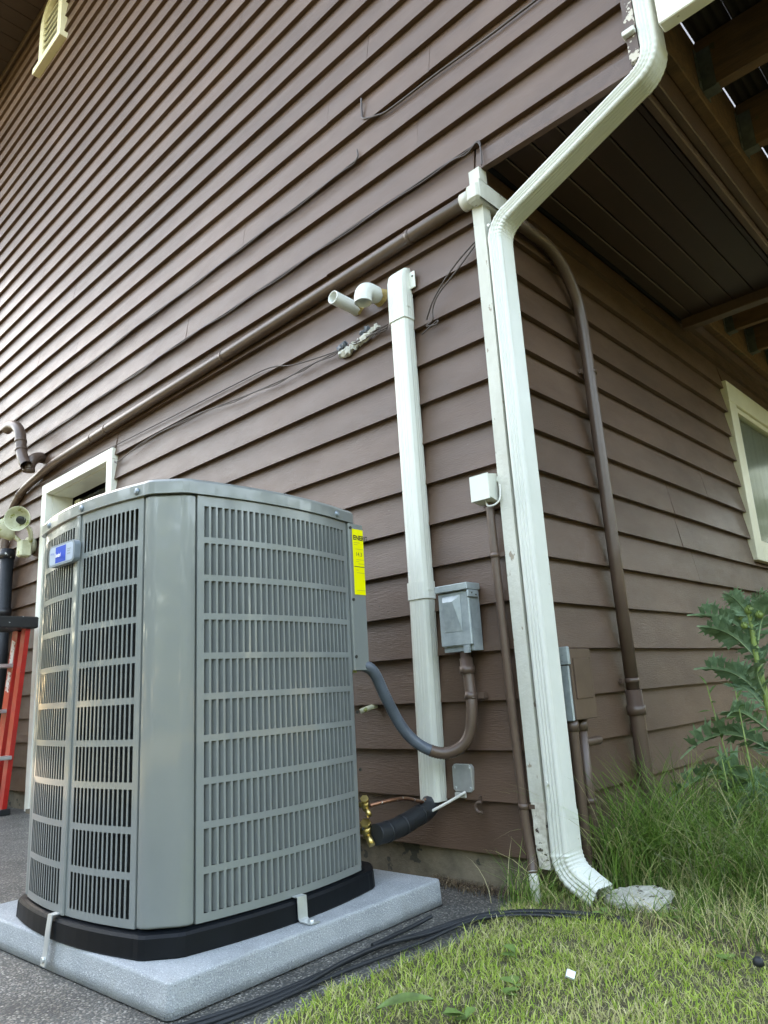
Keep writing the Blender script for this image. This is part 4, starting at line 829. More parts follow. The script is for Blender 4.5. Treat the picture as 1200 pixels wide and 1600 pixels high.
for (y0_, y1_, z_) in ((0.004, 0.030, 0.927), (0.004, 0.02, 0.921), (0.010, 0.044, 0.908), (0.012, 0.046, 0.877), (0.012, 0.024, 0.871), (0.020, 0.045, 0.865), (0.010, 0.02, 0.846), (0.012, 0.046, 0.838), (0.010, 0.046, 0.787)):
    q.add([(xs + 0.0006, ly0 + y0_, z_), (xs + 0.0006, ly0 + y1_, z_), (xs + 0.0006, ly0 + y1_, z_ + 0.0012), (xs + 0.0006, ly0 + y0_, z_ + 0.0012)], [(0, 1, 2, 3)])
q.build('fine_print', M_INK2, yl)
# badge on the -y face (local k=1: outward -y, u = +x)
bz = 0.893; by_ = -(bulge(0) + 0.007)
def bplate(w_, h_, r, y0, y1, name, ma, par):
    pts = []
    for cx_, cz_, a0 in ((w_ / 2 - r, h_ / 2 - r, 0), (-w_ / 2 + r, h_ / 2 - r, 90), (-w_ / 2 + r, -h_ / 2 + r, 180), (w_ / 2 - r, -h_ / 2 + r, 270)):
        for i in range(5): a = R(a0 + 22.5 * i); pts.append((cx_ + r * math.cos(a), cz_ + r * math.sin(a)))
    q = MB(); q.loft([[(BX + x, y0, bz + z) for x, z in pts], [(BX + x, y1, bz + z) for x, z in pts]]); return fixn(q.build(name, ma, par))
BX = -0.055
bd = bplate(0.140, 0.056, 0.014, by_ + 0.004, by_ - 0.012, 'badge', M_BRIM, ac); bd['label'] = 'rounded blue and white badge'
bplate(0.126, 0.046, 0.009, by_ - 0.012, by_ - 0.0128, 'badge_face', M_BADGE, bd)
q = MB(); q.add([(BX - 0.030, by_ - 0.0133, bz - 0.021), (BX + 0.026, by_ - 0.0133, bz - 0.021), (BX + 0.026, by_ - 0.0133, bz + 0.021), (BX - 0.030, by_ - 0.0133, bz + 0.021)], [(0, 1, 2, 3)]); q.build('blue_field', M_BLUE, bd)
def badge_text(txt, size, x, z, ma, sh=0.25, bold=0.0):
    me = text_mesh(txt, size, 'print', bold); o = link('print', me, ma, bd); o.matrix_local = Matrix(((1, sh, 0, x), (0, 0, -1, by_ - 0.0138), (0.08, 1, 0, z), (0, 0, 0, 1)))
badge_text('Standard', 0.0135, BX - 0.030, bz - 0.005, M_WPRINT, 0.3, 0.0004)
badge_text('American', 0.0095, BX - 0.058, bz + 0.004, M_BLUE, 0.3)
q = MB()
for (z_, w_) in ((0.006, 0.020), (0.001, 0.016), (-0.006, 0.018)):
    q.add([(BX + 0.034, by_ - 0.0134, bz + z_), (BX + 0.034 + w_, by_ - 0.0134, bz + z_), (BX + 0.034 + w_, by_ - 0.0134, bz + z_ + 0.002), (BX + 0.034, by_ - 0.0134, bz + z_ + 0.002)], [(0, 1, 2, 3)])
q.build('fine_print', M_BRIM, bd)
# service valves and lines (world coords -> local)
Mi = (Matrix.Translation(AC) @ Matrix.Rotation(AR, 4, 'Z')).inverted()
def loc_(p): return tuple(Mi @ Vector(p))
def valve(c, s, name):
    c = Vector(c); o = MB(); o.tube([loc_(c + Vector((-0.05, 0.0, 0))), loc_(c)], 0.008 * s, 10); v = o.build(name, M_BRASS, ac)
    q = MB(); q.tube([loc_(c + Vector((-0.004, 0, -0.012 * s))), loc_(c + Vector((0.0, -0.006, 0.014 * s)))], 0.010 * s, 10); q.build('body', M_BRASS, v)
    q = MB(); q.tube([loc_(c + Vector((0.0, -0.006, 0.014 * s))), loc_(c + Vector((0.004, -0.012, 0.022 * s)))], 0.0125 * s, 6); q.build('hex_cap', M_BRASS, v)
    q = MB(); q.tube([loc_(c + Vector((0, -0.002, -0.006 * s))), loc_(c + Vector((0.016 * s, -0.006, -0.026 * s)))], 0.0085 * s, 6); q.build('service_port', M_BRASS, v)
valve((-0.372, -0.300, 0.262), 0.95, 'liquid_valve'); valve((-0.372, -0.300, 0.195), 1.2, 'suction_valve')
# hold-down brackets
def bracket(pts, w_, side, label, bolt, bn):
    t_ = thing('hold_down_bracket', label, 'bracket', pts[1]); q = MB()
    P_ = [Vector(p) - Vector(pts[1]) for p in pts]; sv = Vector(side).normalized() * w_ / 2; th = 0.0026
    nr = Vector(bn)
    rings = []
    for i, p in enumerate(P_):
        t1 = (P_[min(i + 1, len(P_) - 1)] - P_[max(i - 1, 0)]).normalized(); no = t1.cross(Vector(side)).normalized() * th
        rings.append([tuple(p - sv), tuple(p + sv), tuple(p + sv + no), tuple(p - sv + no)])
    q.loft(rings); fixn(q.build('strap', M_ZINC, t_))
    b_ = Vector(bolt) - Vector(pts[1]); n_ = Vector(bn).normalized(); q = MB(); q.tube([tuple(b_ - n_ * 0.002), tuple(b_ + n_ * 0.006)], 0.0065, 6); q.build('bolt', M_ZINC, t_)
def acw(x, y, z): return tuple(Matrix.Translation(AC) @ Matrix.Rotation(AR, 4, 'Z') @ Vector((x, y, z)))
bx = bulge(0.02) + 0.018
bracket([acw(bx - 0.016, 0.0, 0.052), acw(bx, 0.0, 0.0525), acw(bx + 0.001, 0.0, 0.03), acw(bx + 0.002, 0.0, 0.008), acw(bx + 0.008, 0.0, 0.003), acw(bx + 0.045, 0.0, 0.0025)], 0.027, (0, 1, 0), 'zinc L bracket holding the base on the lawn side', acw(bx + 0.032, 0.0, 0.004), (0, 0, 1))
by2 = -(bulge(0) + 0.018)
bracket([acw(-0.02, by2 + 0.016, 0.052), acw(-0.02, by2, 0.0525), acw(-0.02, by2 - 0.004, 0.02), acw(-0.02, by2 - 0.008, -0.03), acw(-0.02, by2 - 0.012, -0.048)], 0.022, (1, 0, 0), 'zinc strap bracket bent down over the slab below the badge', acw(-0.02, by2 - 0.011, -0.035), (0, -1, 0))
# insulated suction line and copper liquid line
il = thing('insulated_line', 'fat black foam insulated pipe curving into the line cover foot', 'pipe', (-0.33, -0.10, 0.20)); IL = (-0.33, -0.10, 0.20)
ip = bez([(-0.352, -0.292, 0.188), (-0.356, -0.235, 0.187), (-0.358, -0.17, 0.194), (-0.364, -0.11, 0.204), (-0.368, -0.070, 0.210), (-0.370, -0.042, 0.220), (-0.371, -0.028, 0.2345)], 8)
q = MB(); q.tube(rel(ip, IL), 0.0275, 18); q.build('foam_sleeve', M_RUB, il)
for i in (7, 15, 27): clamp(il, rel([ip[i]], IL)[0], 0.0290, Vector(ip[i + 1]) - Vector(ip[i - 1]), M_RUB, 0.010)
cl = MB(); cl.tube(rel(bez([(-0.362, -0.297, 0.262), (-0.350, -0.27, 0.266), (-0.342, -0.22, 0.268), (-0.350, -0.16, 0.262), (-0.362, -0.10, 0.246), (-0.372, -0.055, 0.240), (-0.372, -0.022, 0.27)], 8), (-0.34, -0.2, 0.26)), 0.0055, 10)
tag(cl.build('copper_line', M_COPPER, None, (-0.34, -0.2, 0.26)), 'thin bare copper pipe above the black insulated line', 'pipe')

# ------------------------------------------------------------------ black cables lying on the ground
def gcable(pts, r, label):
    loc = (pts[0][0], pts[0][1], 0.0); q = MB(); q.tube(rel(bez(pts, 8), loc), r, 8); tag(q.build('ground_cable', M_RUB, None, loc), label, 'cable', None)
gcable([(-0.30, -1.35, 0.004), (-0.19, -1.05, 0.004), (-0.150, -0.90, 0.004), (-0.142, -0.76, 0.004), (-0.146, -0.62, 0.004), (-0.148, -0.50, 0.005), (-0.125, -0.36, 0.006), (-0.095, -0.235, 0.010), (-0.04, -0.165, 0.014), (0.03, -0.128, 0.018), (0.12, -0.097, 0.020), (0.22, -0.073, 0.018), (0.32, -0.055, 0.010)], 0.0046, 'black cable of the ground bundle lying closest to the slab')
gcable([(-0.28, -1.35, 0.004), (-0.165, -1.05, 0.004), (-0.130, -0.90, 0.005), (-0.124, -0.76, 0.005), (-0.132, -0.62, 0.013), (-0.130, -0.50, 0.014), (-0.112, -0.37, 0.006), (-0.082, -0.245, 0.012), (-0.03, -0.178, 0.016), (0.04, -0.140, 0.020), (0.13, -0.110, 0.022), (0.23, -0.086, 0.018), (0.33, -0.07, 0.010)], 0.005, 'black cable in the middle of the ground bundle')
gcable([(-0.25, -1.35, 0.004), (-0.14, -1.06, 0.004), (-0.112, -0.90, 0.004), (-0.112, -0.76, 0.004), (-0.110, -0.62, 0.004), (-0.096, -0.52, 0.005), (-0.085, -0.42, 0.006), (-0.078, -0.33, 0.010), (-0.062, -0.25, 0.014), (-0.01, -0.19, 0.016), (0.06, -0.152, 0.018), (0.15, -0.122, 0.018), (0.24, -0.10, 0.014)], 0.0044, 'black cable of the ground bundle lying on the lawn side')
gcable([(-0.172, -0.50, 0.004), (-0.178, -0.42, 0.004), (-0.182, -0.34, 0.005), (-0.176, -0.285, 0.012)], 0.005, 'short loose cable end lying alone beside the slab')

# ------------------------------------------------------------------ broken slab pieces at the downspout foot
def slab(poly, z0, z1, loc, tilt, label, seed, rz=0):
    r = random.Random(seed); q = MB(); rings = []; pp_ = []
    for i in range(len(poly)):
        a = poly[i]; b = poly[(i + 1) % len(poly)]
        for k in range(4): t_ = k / 4; pp_.append((a[0] + (b[0] - a[0]) * t_ + r.uniform(-0.006, 0.006), a[1] + (b[1] - a[1]) * t_ + r.uniform(-0.006, 0.006)))
    poly = pp_
    for t_, ins in ((0.0, 0.0), (0.25, -0.004), (0.7, -0.002), (0.95, 0.002), (1.0, 0.006), (1.02, 0.06), (1.0, 0.12)):
        rings.append([(x * (1 - ins * 6) + r.uniform(-0.004, 0.004), y * (1 - ins * 6) + r.uniform(-0.004, 0.004), z0 + (z1 - z0) * t_ + r.uniform(-0.002, 0.002)) for x, y in poly])
    q.loft(rings); o = fixn(q.build('stone_slab', M_STONE, None, loc)); o.rotation_euler = (tilt[0], tilt[1], rz); o.scale = (0.82, 0.8, 0.9); tag(o, label, 'stone')
slab([(-0.085, -0.045), (-0.03, -0.065), (0.03, -0.055), (0.075, -0.07), (0.10, -0.01), (0.085, 0.06), (0.02, 0.085), (-0.05, 0.07), (-0.09, 0.02)], 0, 0.016, (0.205, 0.060, 0.020), (R(8), R(-3), 0), 'broken pale stone slab lying on top at the downspout foot', 1)
slab([(-0.09, -0.04), (0.0, -0.06), (0.07, -0.05), (0.10, 0.02), (0.05, 0.07), (-0.06, 0.06)], 0, 0.018, (0.215, 0.055, 0.000), (R(2), R(2), 0), 'second stone slab underneath the broken pale one', 2)

# ------------------------------------------------------------------ grass
def blades(name, N_, pos, hrange, wrange, lean, colors, seed, mat_, segs=3, curl=1.0, dry=None):
    """one mesh of many separate curved grass blades"""
    rg = np.random.default_rng(seed); P_ = pos(rg, N_); N_ = len(P_)
    h = rg.uniform(hrange[0], hrange[1], N_) * P_[:, 3]; w_ = rg.uniform(wrange[0], wrange[1], N_); az = rg.uniform(0, 2 * np.pi, N_); ln = rg.uniform(lean[0], lean[1], N_) ; fa = rg.uniform(0, 2 * np.pi, N_)
    ci = rg.integers(0, len(colors), N_)
    if P_.shape[1] > 4 and dry is not None:
        dm = rg.uniform(0, 1, N_) < P_[:, 4]; CA = np.array(colors)[ci]; DA = np.array(dry)[rg.integers(0, len(dry), N_)]; C_ = np.where(dm[:, None], DA, CA)
    else: C_ = np.array(colors)[ci]
    C_ = C_ * rg.uniform(0.72, 1.25, (N_, 1))
    V = np.zeros((N_, segs * 2 + 1, 3)); 
    for s in range(segs + 1):
        t_ = s / segs; ang_ = ln * t_ ** 1.0 * curl
        rad = h * (np.sin(ang_ * 0.9) * t_ if False else np.sin(ln * t_) * t_); zz_ = h * t_ * np.cos(ln * t_ * 0.75)
        cx_ = P_[:, 0] + np.cos(az) * rad; cy_ = P_[:, 1] + np.sin(az) * rad; cz_ = P_[:, 2] + zz_
        ww_ = w_ * (1 - t_) ** 0.6 * 0.5
        if s < segs:
            V[:, 2 * s, :] = np.stack([cx_ - np.cos(fa) * ww_, cy_ - np.sin(fa) * ww_, cz_], 1); V[:, 2 * s + 1, :] = np.stack([cx_ + np.cos(fa) * ww_, cy_ + np.sin(fa) * ww_, cz_], 1)
        else: V[:, 2 * s, :] = np.stack([cx_, cy_, cz_], 1)
    nv = segs * 2 + 1; base = (np.arange(N_) * nv)[:, None]
    quads = np.concatenate([base + np.array([[2 * s, 2 * s + 1, 2 * s + 3, 2 * s + 2]]) for s in range(segs - 1)], 1).reshape(-1, 4) if segs > 1 else np.zeros((0, 4), int)
    tris = (base + np.array([[2 * segs - 2, 2 * segs - 1, 2 * segs]])).reshape(-1, 3)
    me = bpy.data.meshes.new(name); nq, ntr = len(quads), len(tris)
    me.vertices.add(N_ * nv); me.vertices.foreach_set('co', V.reshape(-1).astype(np.float32))
    me.loops.add(nq * 4 + ntr * 3); me.loops.foreach_set('vertex_index', np.concatenate([quads.reshape(-1), tris.reshape(-1)]).astype(np.int32))
    me.polygons.add(nq + ntr); me.polygons.foreach_set('loop_start', np.concatenate([np.arange(nq) * 4, nq * 4 + np.arange(ntr) * 3]).astype(np.int32))
    me.update(calc_edges=True); me.validate()
    ca = me.color_attributes.new('tint', 'FLOAT_COLOR', 'POINT'); cc = np.ones((N_, nv, 4), np.float32); cc[:, :, :3] = C_[:, None, :]; ca.data.foreach_set('color', cc.reshape(-1))
    return link(name, me, mat_)
hv = np.vectorize(hgt)
def patch(x, y): return 0.5 + 0.5 * np.sin(7 * x + 2.0 * np.sin(5 * y)) * np.cos(6 * y + 1.5 * np.sin(8 * x))
def lawn_pos(rg, N_):
    x = rg.uniform(-0.10, 1.25, N_); y = rg.uniform(-1.35, 0.16, N_)
    edge = -0.035 + 0.018 * np.sin(11 * y) + 0.012 * np.sin(29 * y + 1) + rg.normal(0, 0.012, N_)
    # worn strip where the cables and debris lie
    keep = (x > edge) & ~((y > -0.10 - 0.1 * (x - 0.1)) & (rg.uniform(0, 1, N_) < 0.75)) & ((y < 0.10) | (x > 0.3))
    # thin out right under the cable bundle
    x, y = x[keep], y[keep]; pp = patch(x, y)
    hh = 0.75 + 0.5 * pp
    pd_ = np.clip(0.12 + 0.62 * (0.5 + 0.5 * np.sin(9 * x + 3 * np.sin(6 * y + 1)) * np.cos(11 * y - 2 * np.sin(7 * x))) ** 1.5, 0, 1)
    return np.stack([x, y, 0.002 + hv(x, y), hh, pd_], 1)
GC = [(0.33, 0.47, 0.08), (0.41, 0.55, 0.10), (0.25, 0.39, 0.065), (0.50, 0.60, 0.15), (0.55, 0.62, 0.19)]
DRY = [(0.62, 0.57, 0.28), (0.68, 0.62, 0.36), (0.52, 0.53, 0.22)]
o = blades('lawn_grass', 52000, lawn_pos, (0.011, 0.030), (0.0014, 0.0034), (0.2, 1.6), GC, 11, M_GRASS, 3, dry=DRY); tag(o, 'short patchy green and straw coloured lawn grass', kind='stuff')
def thatch_pos(rg, N_):
    p = lawn_pos(rg, N_); p[:, 3] = 1.0; return p
o = blades('dry_thatch', 14000, thatch_pos, (0.012, 0.03), (0.0012, 0.0022), (1.2, 1.9), DRY + [(0.16, 0.17, 0.06)], 12, M_GRASS, 2); tag(o, 'dry straw thatch lying among the lawn grass', kind='stuff')
def tuft_pos(rg, N_):
    cs = np.array([(0.10, 0.20, 1.0), (0.14, 0.30, 1.1), (0.13, 0.42, 1.0), (0.20, 0.36, 1.0), (0.25, 0.50, 1.0), (0.30, 0.28, 0.75), (0.36, 0.42, 0.9), (0.42, 0.55, 0.9), (0.44, 0.30, 0.7), (0.15, 0.62, 0.95), (0.30, 0.70, 1.0), (0.5, 0.75, 1.0), (0.2, 0.9, 0.9), (0.6, 0.55, 0.8), (0.13, 1.2, 0.8), (0.35, 1.1, 0.9), (0.55, 1.05, 0.9), (0.7, 0.9, 0.8), (0.58, 0.32, 0.7), (0.15, 1.6, 0.8), (0.4, 1.6, 0.8)])
    i = rg.integers(0, len(cs), N_); x = cs[i, 0] + rg.normal(0, 0.038, N_); y = cs[i, 1] + rg.normal(0, 0.045, N_); x = np.maximum(x, 0.03)
    return np.stack([x, y, 0.0 + hv(x, y), cs[i, 2]], 1)
WG = [(0.12, 0.23, 0.045), (0.17, 0.30, 0.06), (0.26, 0.38, 0.11), (0.085, 0.17, 0.04)]
o = blades('weed_grass', 4300, tuft_pos, (0.12, 0.40), (0.0022, 0.0052), (0.3, 1.6), WG * 2 + [(0.34, 0.38, 0.15), (0.45, 0.42, 0.22)], 21, M_GRASS, 7); tag(o, 'tall dark green weedy grass along the right wall', kind='stuff')
def strip_pos(rg, N_):
    x = rg.uniform(-0.04, 0.9, N_); y = rg.uniform(-0.09, 0.4, N_); keep = ~((np.abs(x - 0.2) < 0.09) & (np.abs(y - 0.05) < 0.07)); x, y = x[keep], y[keep]
    return np.stack([x, y, hv(x, y), np.ones(len(x))], 1)
o = blades('low_weeds', 3200, strip_pos, (0.03, 0.12), (0.0015, 0.0032), (0.4, 1.5), WG + DRY, 31, M_GRASS, 4); tag(o, 'low mixed weeds around the stone slabs', kind='stuff')
def foot_pos(rg, N_):
    x = np.concatenate([rg.uniform(-0.15, 0.0, N_ // 4), rg.normal(-0.03, 0.03, N_ - N_ // 4)]); y = rg.uniform(-0.10, 0.015, N_); return np.stack([x, y, np.zeros(N_), np.ones(N_)], 1)
o = blades('corner_weeds', 110, foot_pos, (0.05, 0.20), (0.002, 0.0035), (0.2, 1.3), WG * 2 + DRY, 41, M_GRASS, 5); tag(o, 'sparse weed blades growing at the corner board foot', kind='stuff')
def broadleaf():
    rg = random.Random(19); q = MB()
    for c in range(12):
        x = rg.uniform(0.0, 0.75); y = rg.uniform(-0.9, 0.02)
        if x < 0.03 + 0.02 * math.sin(9 * y): continue
        for k in range(rg.randint(3, 6)):
            a = rg.uniform(0, 6.28); l = rg.uniform(0.018, 0.042); w_ = l * rg.uniform(0.22, 0.36); z = hgt(x, y) + rg.uniform(0.010, 0.022); t_ = rg.uniform(0.0, 0.5)
            def pt(u_, v_, h_): return (x + math.cos(a) * u_ - math.sin(a) * v_, y + math.sin(a) * u_ + math.cos(a) * v_, z + h_)
            q.add([pt(0, 0, 0), pt(l * 0.35, w_ * 0.8, l * t_ * 0.5), pt(l * 0.7, w_, l * t_ * 0.7), pt(l, 0, l * t_ * 0.6), pt(l * 0.7, -w_, l * t_ * 0.7), pt(l * 0.35, -w_ * 0.8, l * t_ * 0.5), pt(l * 0.5, 0, l * t_ * 0.45)], [(0, 1, 6), (1, 2, 6), (2, 3, 6), (3, 4, 6), (4, 5, 6), (5, 0, 6)])
    return q
M_BLEAF = mat('broadleaf_weed', (0.19, 0.30, 0.08), 0.5, c2=(0.12, 0.21, 0.055), vscale=25, trans=0.2)
tag(broadleaf().build('broadleaf_weeds', M_BLEAF), 'small broad leaved weeds scattered through the lawn', kind='stuff')
# seed heads among the weeds: small husks on thin stalks
def seedheads():
    rg = random.Random(9); q = MB(); 
    for i in range(46):
        x = rg.uniform(0.24, 0.66); y = rg.uniform(0.1, 0.62); h = rg.uniform(0.16, 0.34); az = rg.uniform(0, 6.28); ln = rg.uniform(0.04, 0.14)
        pts = [(x + math.cos(az) * ln * t_ * t_, y + math.sin(az) * ln * t_ * t_, h * (t_ - 0.25 * t_ * t_)) for t_ in [k / 6 for k in range(7)]]
        q.tube(pts, 0.0008, 3)
        for k in range(14):
            t_ = 0.55 + 0.45 * k / 14; bx_ = x + math.cos(az) * ln * t_ * t_; by__ = y + math.sin(az) * ln * t_ * t_; bz_ = h * (t_ - 0.25 * t_ * t_)
            a = rg.uniform(0, 6.28); l = rg.uniform(0.008, 0.014); dx, dy, dz = math.cos(a) * l, math.sin(a) * l, rg.uniform(-0.006, 0.008)
            q.add([(bx_, by__, bz_), (bx_ + dx * 0.5 - dy * 0.14, by__ + dy * 0.5 + dx * 0.14, bz_ + dz * 0.5), (bx_ + dx, by__ + dy, bz_ + dz), (bx_ + dx * 0.5 + dy * 0.14, by__ + dy * 0.5 - dx * 0.14, bz_ + dz * 0.5 - 0.001)], [(0, 1, 2, 3)])
    return q
M_HUSK = mat('grass_husk', (0.20, 0.23, 0.11), 0.7, var=0.25, vscale=50, trans=0.3)
tag(seedheads().build('grass_seed_heads', M_HUSK), 'pale nodding grass seed heads among the weeds', kind='stuff')
# dry debris and needles at the foundation foot
def deb_pos(rg, N_):
    n1 = N_ * 3 // 5; x = np.concatenate([rg.uniform(-0.42, -0.02, n1) ** 1.0, rg.uniform(0.0, 0.8, N_ - n1)]); y = np.concatenate([-np.abs(rg.normal(0, 0.028, n1)) + 0.02, rg.uniform(-0.14, 0.05, N_ - n1)]); return np.stack([x, y, np.full(N_, 0.0) + np.where(x > 0, hv(x, y) + 0.004, 0.0), np.ones(N_)], 1)
o = blades('dry_debris', 1500, deb_pos, (0.012, 0.045), (0.0012, 0.003), (1.3, 1.75), [(0.10, 0.06, 0.035), (0.16, 0.11, 0.06), (0.24, 0.18, 0.11), (0.06, 0.04, 0.03)], 51, M_DEBRIS, 3); tag(o, 'dry needles and leaf litter at the wall foot', kind='stuff')

# ------------------------------------------------------------------ thistle and willowherb
def spiny_leaf(L_, W_, name, ma, droop, seed):
    """long lobed thistle leaf along +x with spiky lobes, arching up then down"""
    r = random.Random(seed); q = MB(); n = 22; mid = []; lo_ = []; hi_ = []
    def zc(t_): return L_ * (0.26 * math.sin(t_ * math.pi * 0.9) - droop * t_ * t_)
    for i in range(n + 1):
        t_ = i / n; mid.append((L_ * t_, 0, zc(t_))); e = W_ * 0.15 * math.sin(math.pi * (0.06 + 0.92 * t_)) ** 0.7
        hi_.append((L_ * t_, e, zc(t_) + 0.10 * W_)); lo_.append((L_ * t_, -e, zc(t_) + 0.10 * W_))
    m_ = n + 1
    q.add(mid + hi_ + lo_, [(i, i + 1, m_ + i + 1, m_ + i) for i in range(n)] + [(2 * m_ + i, 2 * m_ + i + 1, i + 1, i) for i in range(n)])
    for s_ in (1, -1):
        k = 0
        while k < 11:
            t_ = 0.08 + 0.84 * k / 11 + r.uniform(-0.012, 0.012); env = W_ * math.sin(math.pi * (0.10 + 0.82 * t_)) ** 0.8 * r.uniform(0.72, 1.15); bw = L_ * 0.042
            e = W_ * 0.14 * math.sin(math.pi * (0.06 + 0.92 * t_)) ** 0.7; z0 = zc(t_) + 0.09 * W_; up_ = r.uniform(-0.25, 0.75) * env; x = L_ * t_; sw = r.uniform(0.2, 0.6) * env
            pts = [(x - bw, s_ * e * 0.8, z0), (x - bw * 0.5 + sw * 0.2, s_ * env * 0.62, z0 + up_ * 0.35), (x - bw * 0.75 + sw * 0.35, s_ * env * 0.86, z0 + up_ * 0.9), (x + sw * 0.5, s_ * env * 0.7, z0 + up_ * 0.5),
                   (x + sw * 0.9, s_ * env * 1.05, z0 + up_), (x + bw * 0.45 + sw * 0.6, s_ * env * 0.66, z0 + up_ * 0.4), (x + bw * 1.0 + sw * 0.9, s_ * env * 0.72, z0 + up_ * 0.15), (x + bw * 0.8, s_ * e * 0.8, z0)]
            q.add(pts, [(0, 1, 3, 7), (1, 2, 3), (3, 4, 5), (3, 5, 7), (5, 6, 7)]); k += 1
    me = q.mesh(name); me.materials.append(ma)
    q2 = MB(); q2.tube([(x, y, z + 0.0012) for x, y, z in mid], 0.0016, 5, [1.3 - i / m_ for i in range(m_)]); me2 = q2.mesh('midrib'); me2.materials.append(M_VEIN)
    return me, me2
TLoc = (0.375, 0.75, 0.0)
th = thing('thistle', 'tall spiny thistle growing by the right wall', 'plant', TLoc)
q = MB(); q.tube(bez([(0.02, 0.0, -0.01), (0.015, 0, 0.2), (0.005, 0, 0.45), (-0.004, 0, 0.62), (0.0, 0, 0.74)], 5), 0.0125, 10, [1.05 - 0.45 * i / 20 for i in range(21)]); q.build('stem', M_STEM, th)
LV = [spiny_leaf(0.26, 0.062, 'leaf', M_LEAFT, 0.30, s_) for s_ in (1, 2, 3)] + [spiny_leaf(0.19, 0.048, 'leaf', M_LEAFT, 0.1, s_) for s_ in (4, 5)]
lay = [(0.17, 205, 8, 0, 1.35), (0.19, 330, 5, 1, 1.2), (0.24, 100, 15, 2, 1.1), (0.30, 210, 10, 1, 1.10), (0.34, 20, 20, 0, 1.0), (0.36, 250, 20, 3, 1.1), (0.42, 150, 30, 4, 1.0), (0.45, 205, 32, 3, 1.25), (0.47, 300, 35, 4, 1.1), (0.53, 60, 40, 3, 1.0), (0.57, 218, 38, 4, 1.2), (0.62, 195, 34, 3, 1.25), (0.64, 330, 50, 4, 1.0), (0.67, 120, 52, 3, 0.8), (0.69, 230, 55, 4, 0.8), (0.70, 20, 60, 4, 0.7), (0.12, 250, 5, 0, 1.1), (0.14, 160, 5, 2, 1.1)]
for z, az, el, li, sc_ in lay:
    o = link('leaf', LV[li][0], None, th, (0.008, 0, z)); o.rotation_euler = (R(38) if 180 <= az <= 300 else R(-25), -R(el), R(az)); o.scale = (sc_,) * 3
    o2 = link('midrib', LV[li][1], None, o)
def bud():
    r = random.Random(4); q = MB(); q.loft([[(rr_ * math.cos(2 * math.pi * i / 9), rr_ * math.sin(2 * math.pi * i / 9), h) for i in range(9)] for h, rr_ in ((0, 0.006), (0.008, 0.016), (0.02, 0.018), (0.03, 0.012), (0.036, 0.004))], smooth=True)
    for i in range(60):
        a = r.uniform(0, 6.28); h = r.uniform(0.002, 0.032); rr_ = 0.017 * math.sin(math.pi * (h + 0.006) / 0.046); x, y = math.cos(a), math.sin(a)
        q.add([(x * rr_ - y * 0.0016, y * rr_ + x * 0.0016, h), (x * rr_ + y * 0.0016, y * rr_ - x * 0.0016, h), (x * (rr_ + 0.010), y * (rr_ + 0.010), h + 0.010)], [(0, 1, 2)])
    me = q.mesh('bud'); me.materials.append(M_STEM); return me
bm_ = bud()
for (x, y, z, s_) in ((0, 0, 0.735, 1.25), (-0.03, 0.01, 0.715, 0.95), (0.03, -0.01, 0.72, 1.0), (-0.015, -0.03, 0.69, 0.9), (0.02, 0.03, 0.69, 0.85)):
    o = link('bud', bm_, None, th, (x, y, z)); o.scale = (s_ * 0.7,) * 3
def willow(loc, h, tilt, label, seed):
    r = random.Random(seed); t_ = thing('willowherb', label, 'plant', loc); q = MB()
    q.tube([(0, 0, -0.01), (tilt * 0.3, 0, h * 0.5), (tilt, 0, h)], 0.003, 6, [1.2, 1, 0.6]); q.build('stem', M_STEM, t_)
    qm = MB(); qm.add([(0, 0, 0), (0.02, 0.006, 0.006), (0.045, 0.005, 0.005), (0.07, 0, -0.006), (0.045, -0.005, 0.005), (0.02, -0.006, 0.006)], [(0, 1, 2, 3, 4, 5)]); me = qm.mesh('leaf'); me.materials.append(M_LEAFW)
    for i in range(14):
        f_ = 0.3 + 0.7 * i / 13; o = link('leaf', me, None, t_, (tilt * f_ ** 1.5, 0, h * f_)); o.rotation_euler = (r.uniform(-0.3, 0.3), -r.uniform(0.0, 0.5) - 0.5 * (f_ > 0.9), i * 1.65 + r.uniform(-0.3, 0.3)); o.scale = (1.1 - 0.5 * f_ * f_,) * 3
willow((0.265, 0.70, 0.0), 0.52, -0.045, 'slender leafy willowherb stem left of the thistle', 1)
willow((0.33, 0.66, 0.0), 0.50, -0.01, 'willowherb stem right in front of the thistle stem', 2)
willow((0.27, 0.62, 0.0), 0.30, -0.01, 'lowest small willowherb sprout among the weeds', 3)

# ------------------------------------------------------------------ small things in the grass
q = MB(); n_ = 9; vs = []
for i in range(n_ + 1):
    t_ = i / n_; w_ = 0.014 * math.sin(math.pi * (0.05 + 0.93 * t_)); x = -0.05 + 0.1 * t_; z = 0.010 * math.sin(math.pi * t_)
    vs += [(x, -w_, z + 0.004), (x, 0, z), (x, w_, z + 0.005)]
q.add(vs, [(3 * i + j, 3 * i + 3 + j, 3 * i + 4 + j, 3 * i + 1 + j) for i in range(n_) for j in (0, 1)], True)
o = q.build('fallen_leaf', M_LEAFF, None, (0.155, -0.745, 0.030)); o.rotation_euler = (0.15, -0.1, R(42)); tag(o, 'broad green leaf lying on the lawn at the bottom edge', 'leaf')
q = MB(); q.loft([[(-0.011, -0.008, 0), (0.010, -0.010, 0.002), (0.012, 0.008, 0.003), (-0.009, 0.010, 0)], [(-0.010, -0.007, 0.010), (0.009, -0.009, 0.013), (0.011, 0.007, 0.014), (-0.008, 0.009, 0.011)]])
o = q.build('plastic_scrap', M_CHIPW, None, (0.312, -0.455, 0.026)); o.rotation_euler = (0.9, 0.3, 0.6); o.scale = (0.8, 0.8, 0.5); tag(o, 'tiny white plastic scrap on the lawn', 'scrap')
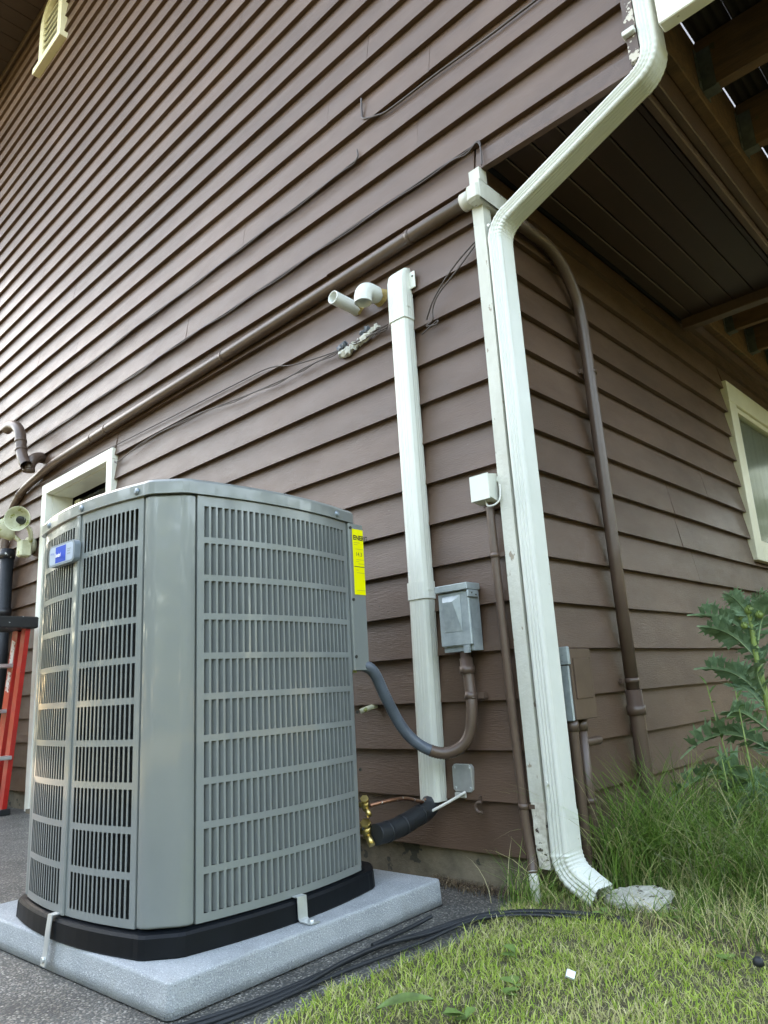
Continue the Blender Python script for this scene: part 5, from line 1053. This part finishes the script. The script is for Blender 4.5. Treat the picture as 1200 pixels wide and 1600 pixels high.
q = MB(); q.loft([[(0.011 * f_ * math.cos(2 * math.pi * i / 8), 0.009 * f_ * math.sin(2 * math.pi * i / 8), z) for i in range(8)] for z, f_ in ((0, 0.5), (0.004, 1), (0.012, 0.9), (0.017, 0.4))], smooth=True)
tag(q.build('black_scrap', M_RUB, None, (0.580, -0.232, 0.028)), 'small black lump on the lawn at the right edge', 'scrap')

# ------------------------------------------------------------------ trees standing round the lawn (seen in the glossy paint and the window)
def tree_line():
    rg = np.random.default_rng(77); B_ = []
    for i in range(64):
        a = R(-205 + 325 * i / 63 + rg.uniform(-2, 2)); d_ = rg.uniform(13, 17); B_.append((math.cos(a) * d_, math.sin(a) * d_, rg.uniform(2.0, 3.2), rg.uniform(1.6, 2.4), rg.uniform(2.2, 3.4)))
    n = 1100; V = []; 
    for (x, y, z, rx, rz_) in B_:
        v = rg.normal(0, 1, (n, 3)); v /= np.linalg.norm(v, axis=1)[:, None]; v *= rg.uniform(0.55, 1.0, (n, 1)) * (1 + 0.25 * np.sin(v[:, :1] * 5 + x) * np.cos(v[:, 1:2] * 4 + y))
        c = np.array([x, y, z]) + v * np.array([rx, rx, rz_]); c[:, 2] = np.maximum(c[:, 2], 0.05)
        e1 = rg.normal(0, 1, (n, 3)); e1 /= np.linalg.norm(e1, axis=1)[:, None]; e2 = rg.normal(0, 1, (n, 3)); e2 = np.cross(e1, e2); e2 /= np.linalg.norm(e2, axis=1)[:, None]
        s_ = rg.uniform(0.10, 0.24, (n, 1)); V.append(np.stack([c - e1 * s_, c + e2 * s_ * 0.6, c + e1 * s_, c - e2 * s_ * 0.6], 1))
    V = np.concatenate(V).reshape(-1, 3); nf = len(V) // 4; me = bpy.data.meshes.new('tree_line'); me.from_pydata(V.tolist(), [], np.arange(nf * 4).reshape(-1, 4).tolist()); me.update(); return me
M_TREES = mat('tree_foliage', (0.075, 0.11, 0.035), 0.6, c2=(0.04, 0.065, 0.02), vscale=0.8, trans=0.3)
tag(link('tree_line', tree_line(), M_TREES), 'mass of leafy trees standing round the lawn', kind='stuff')
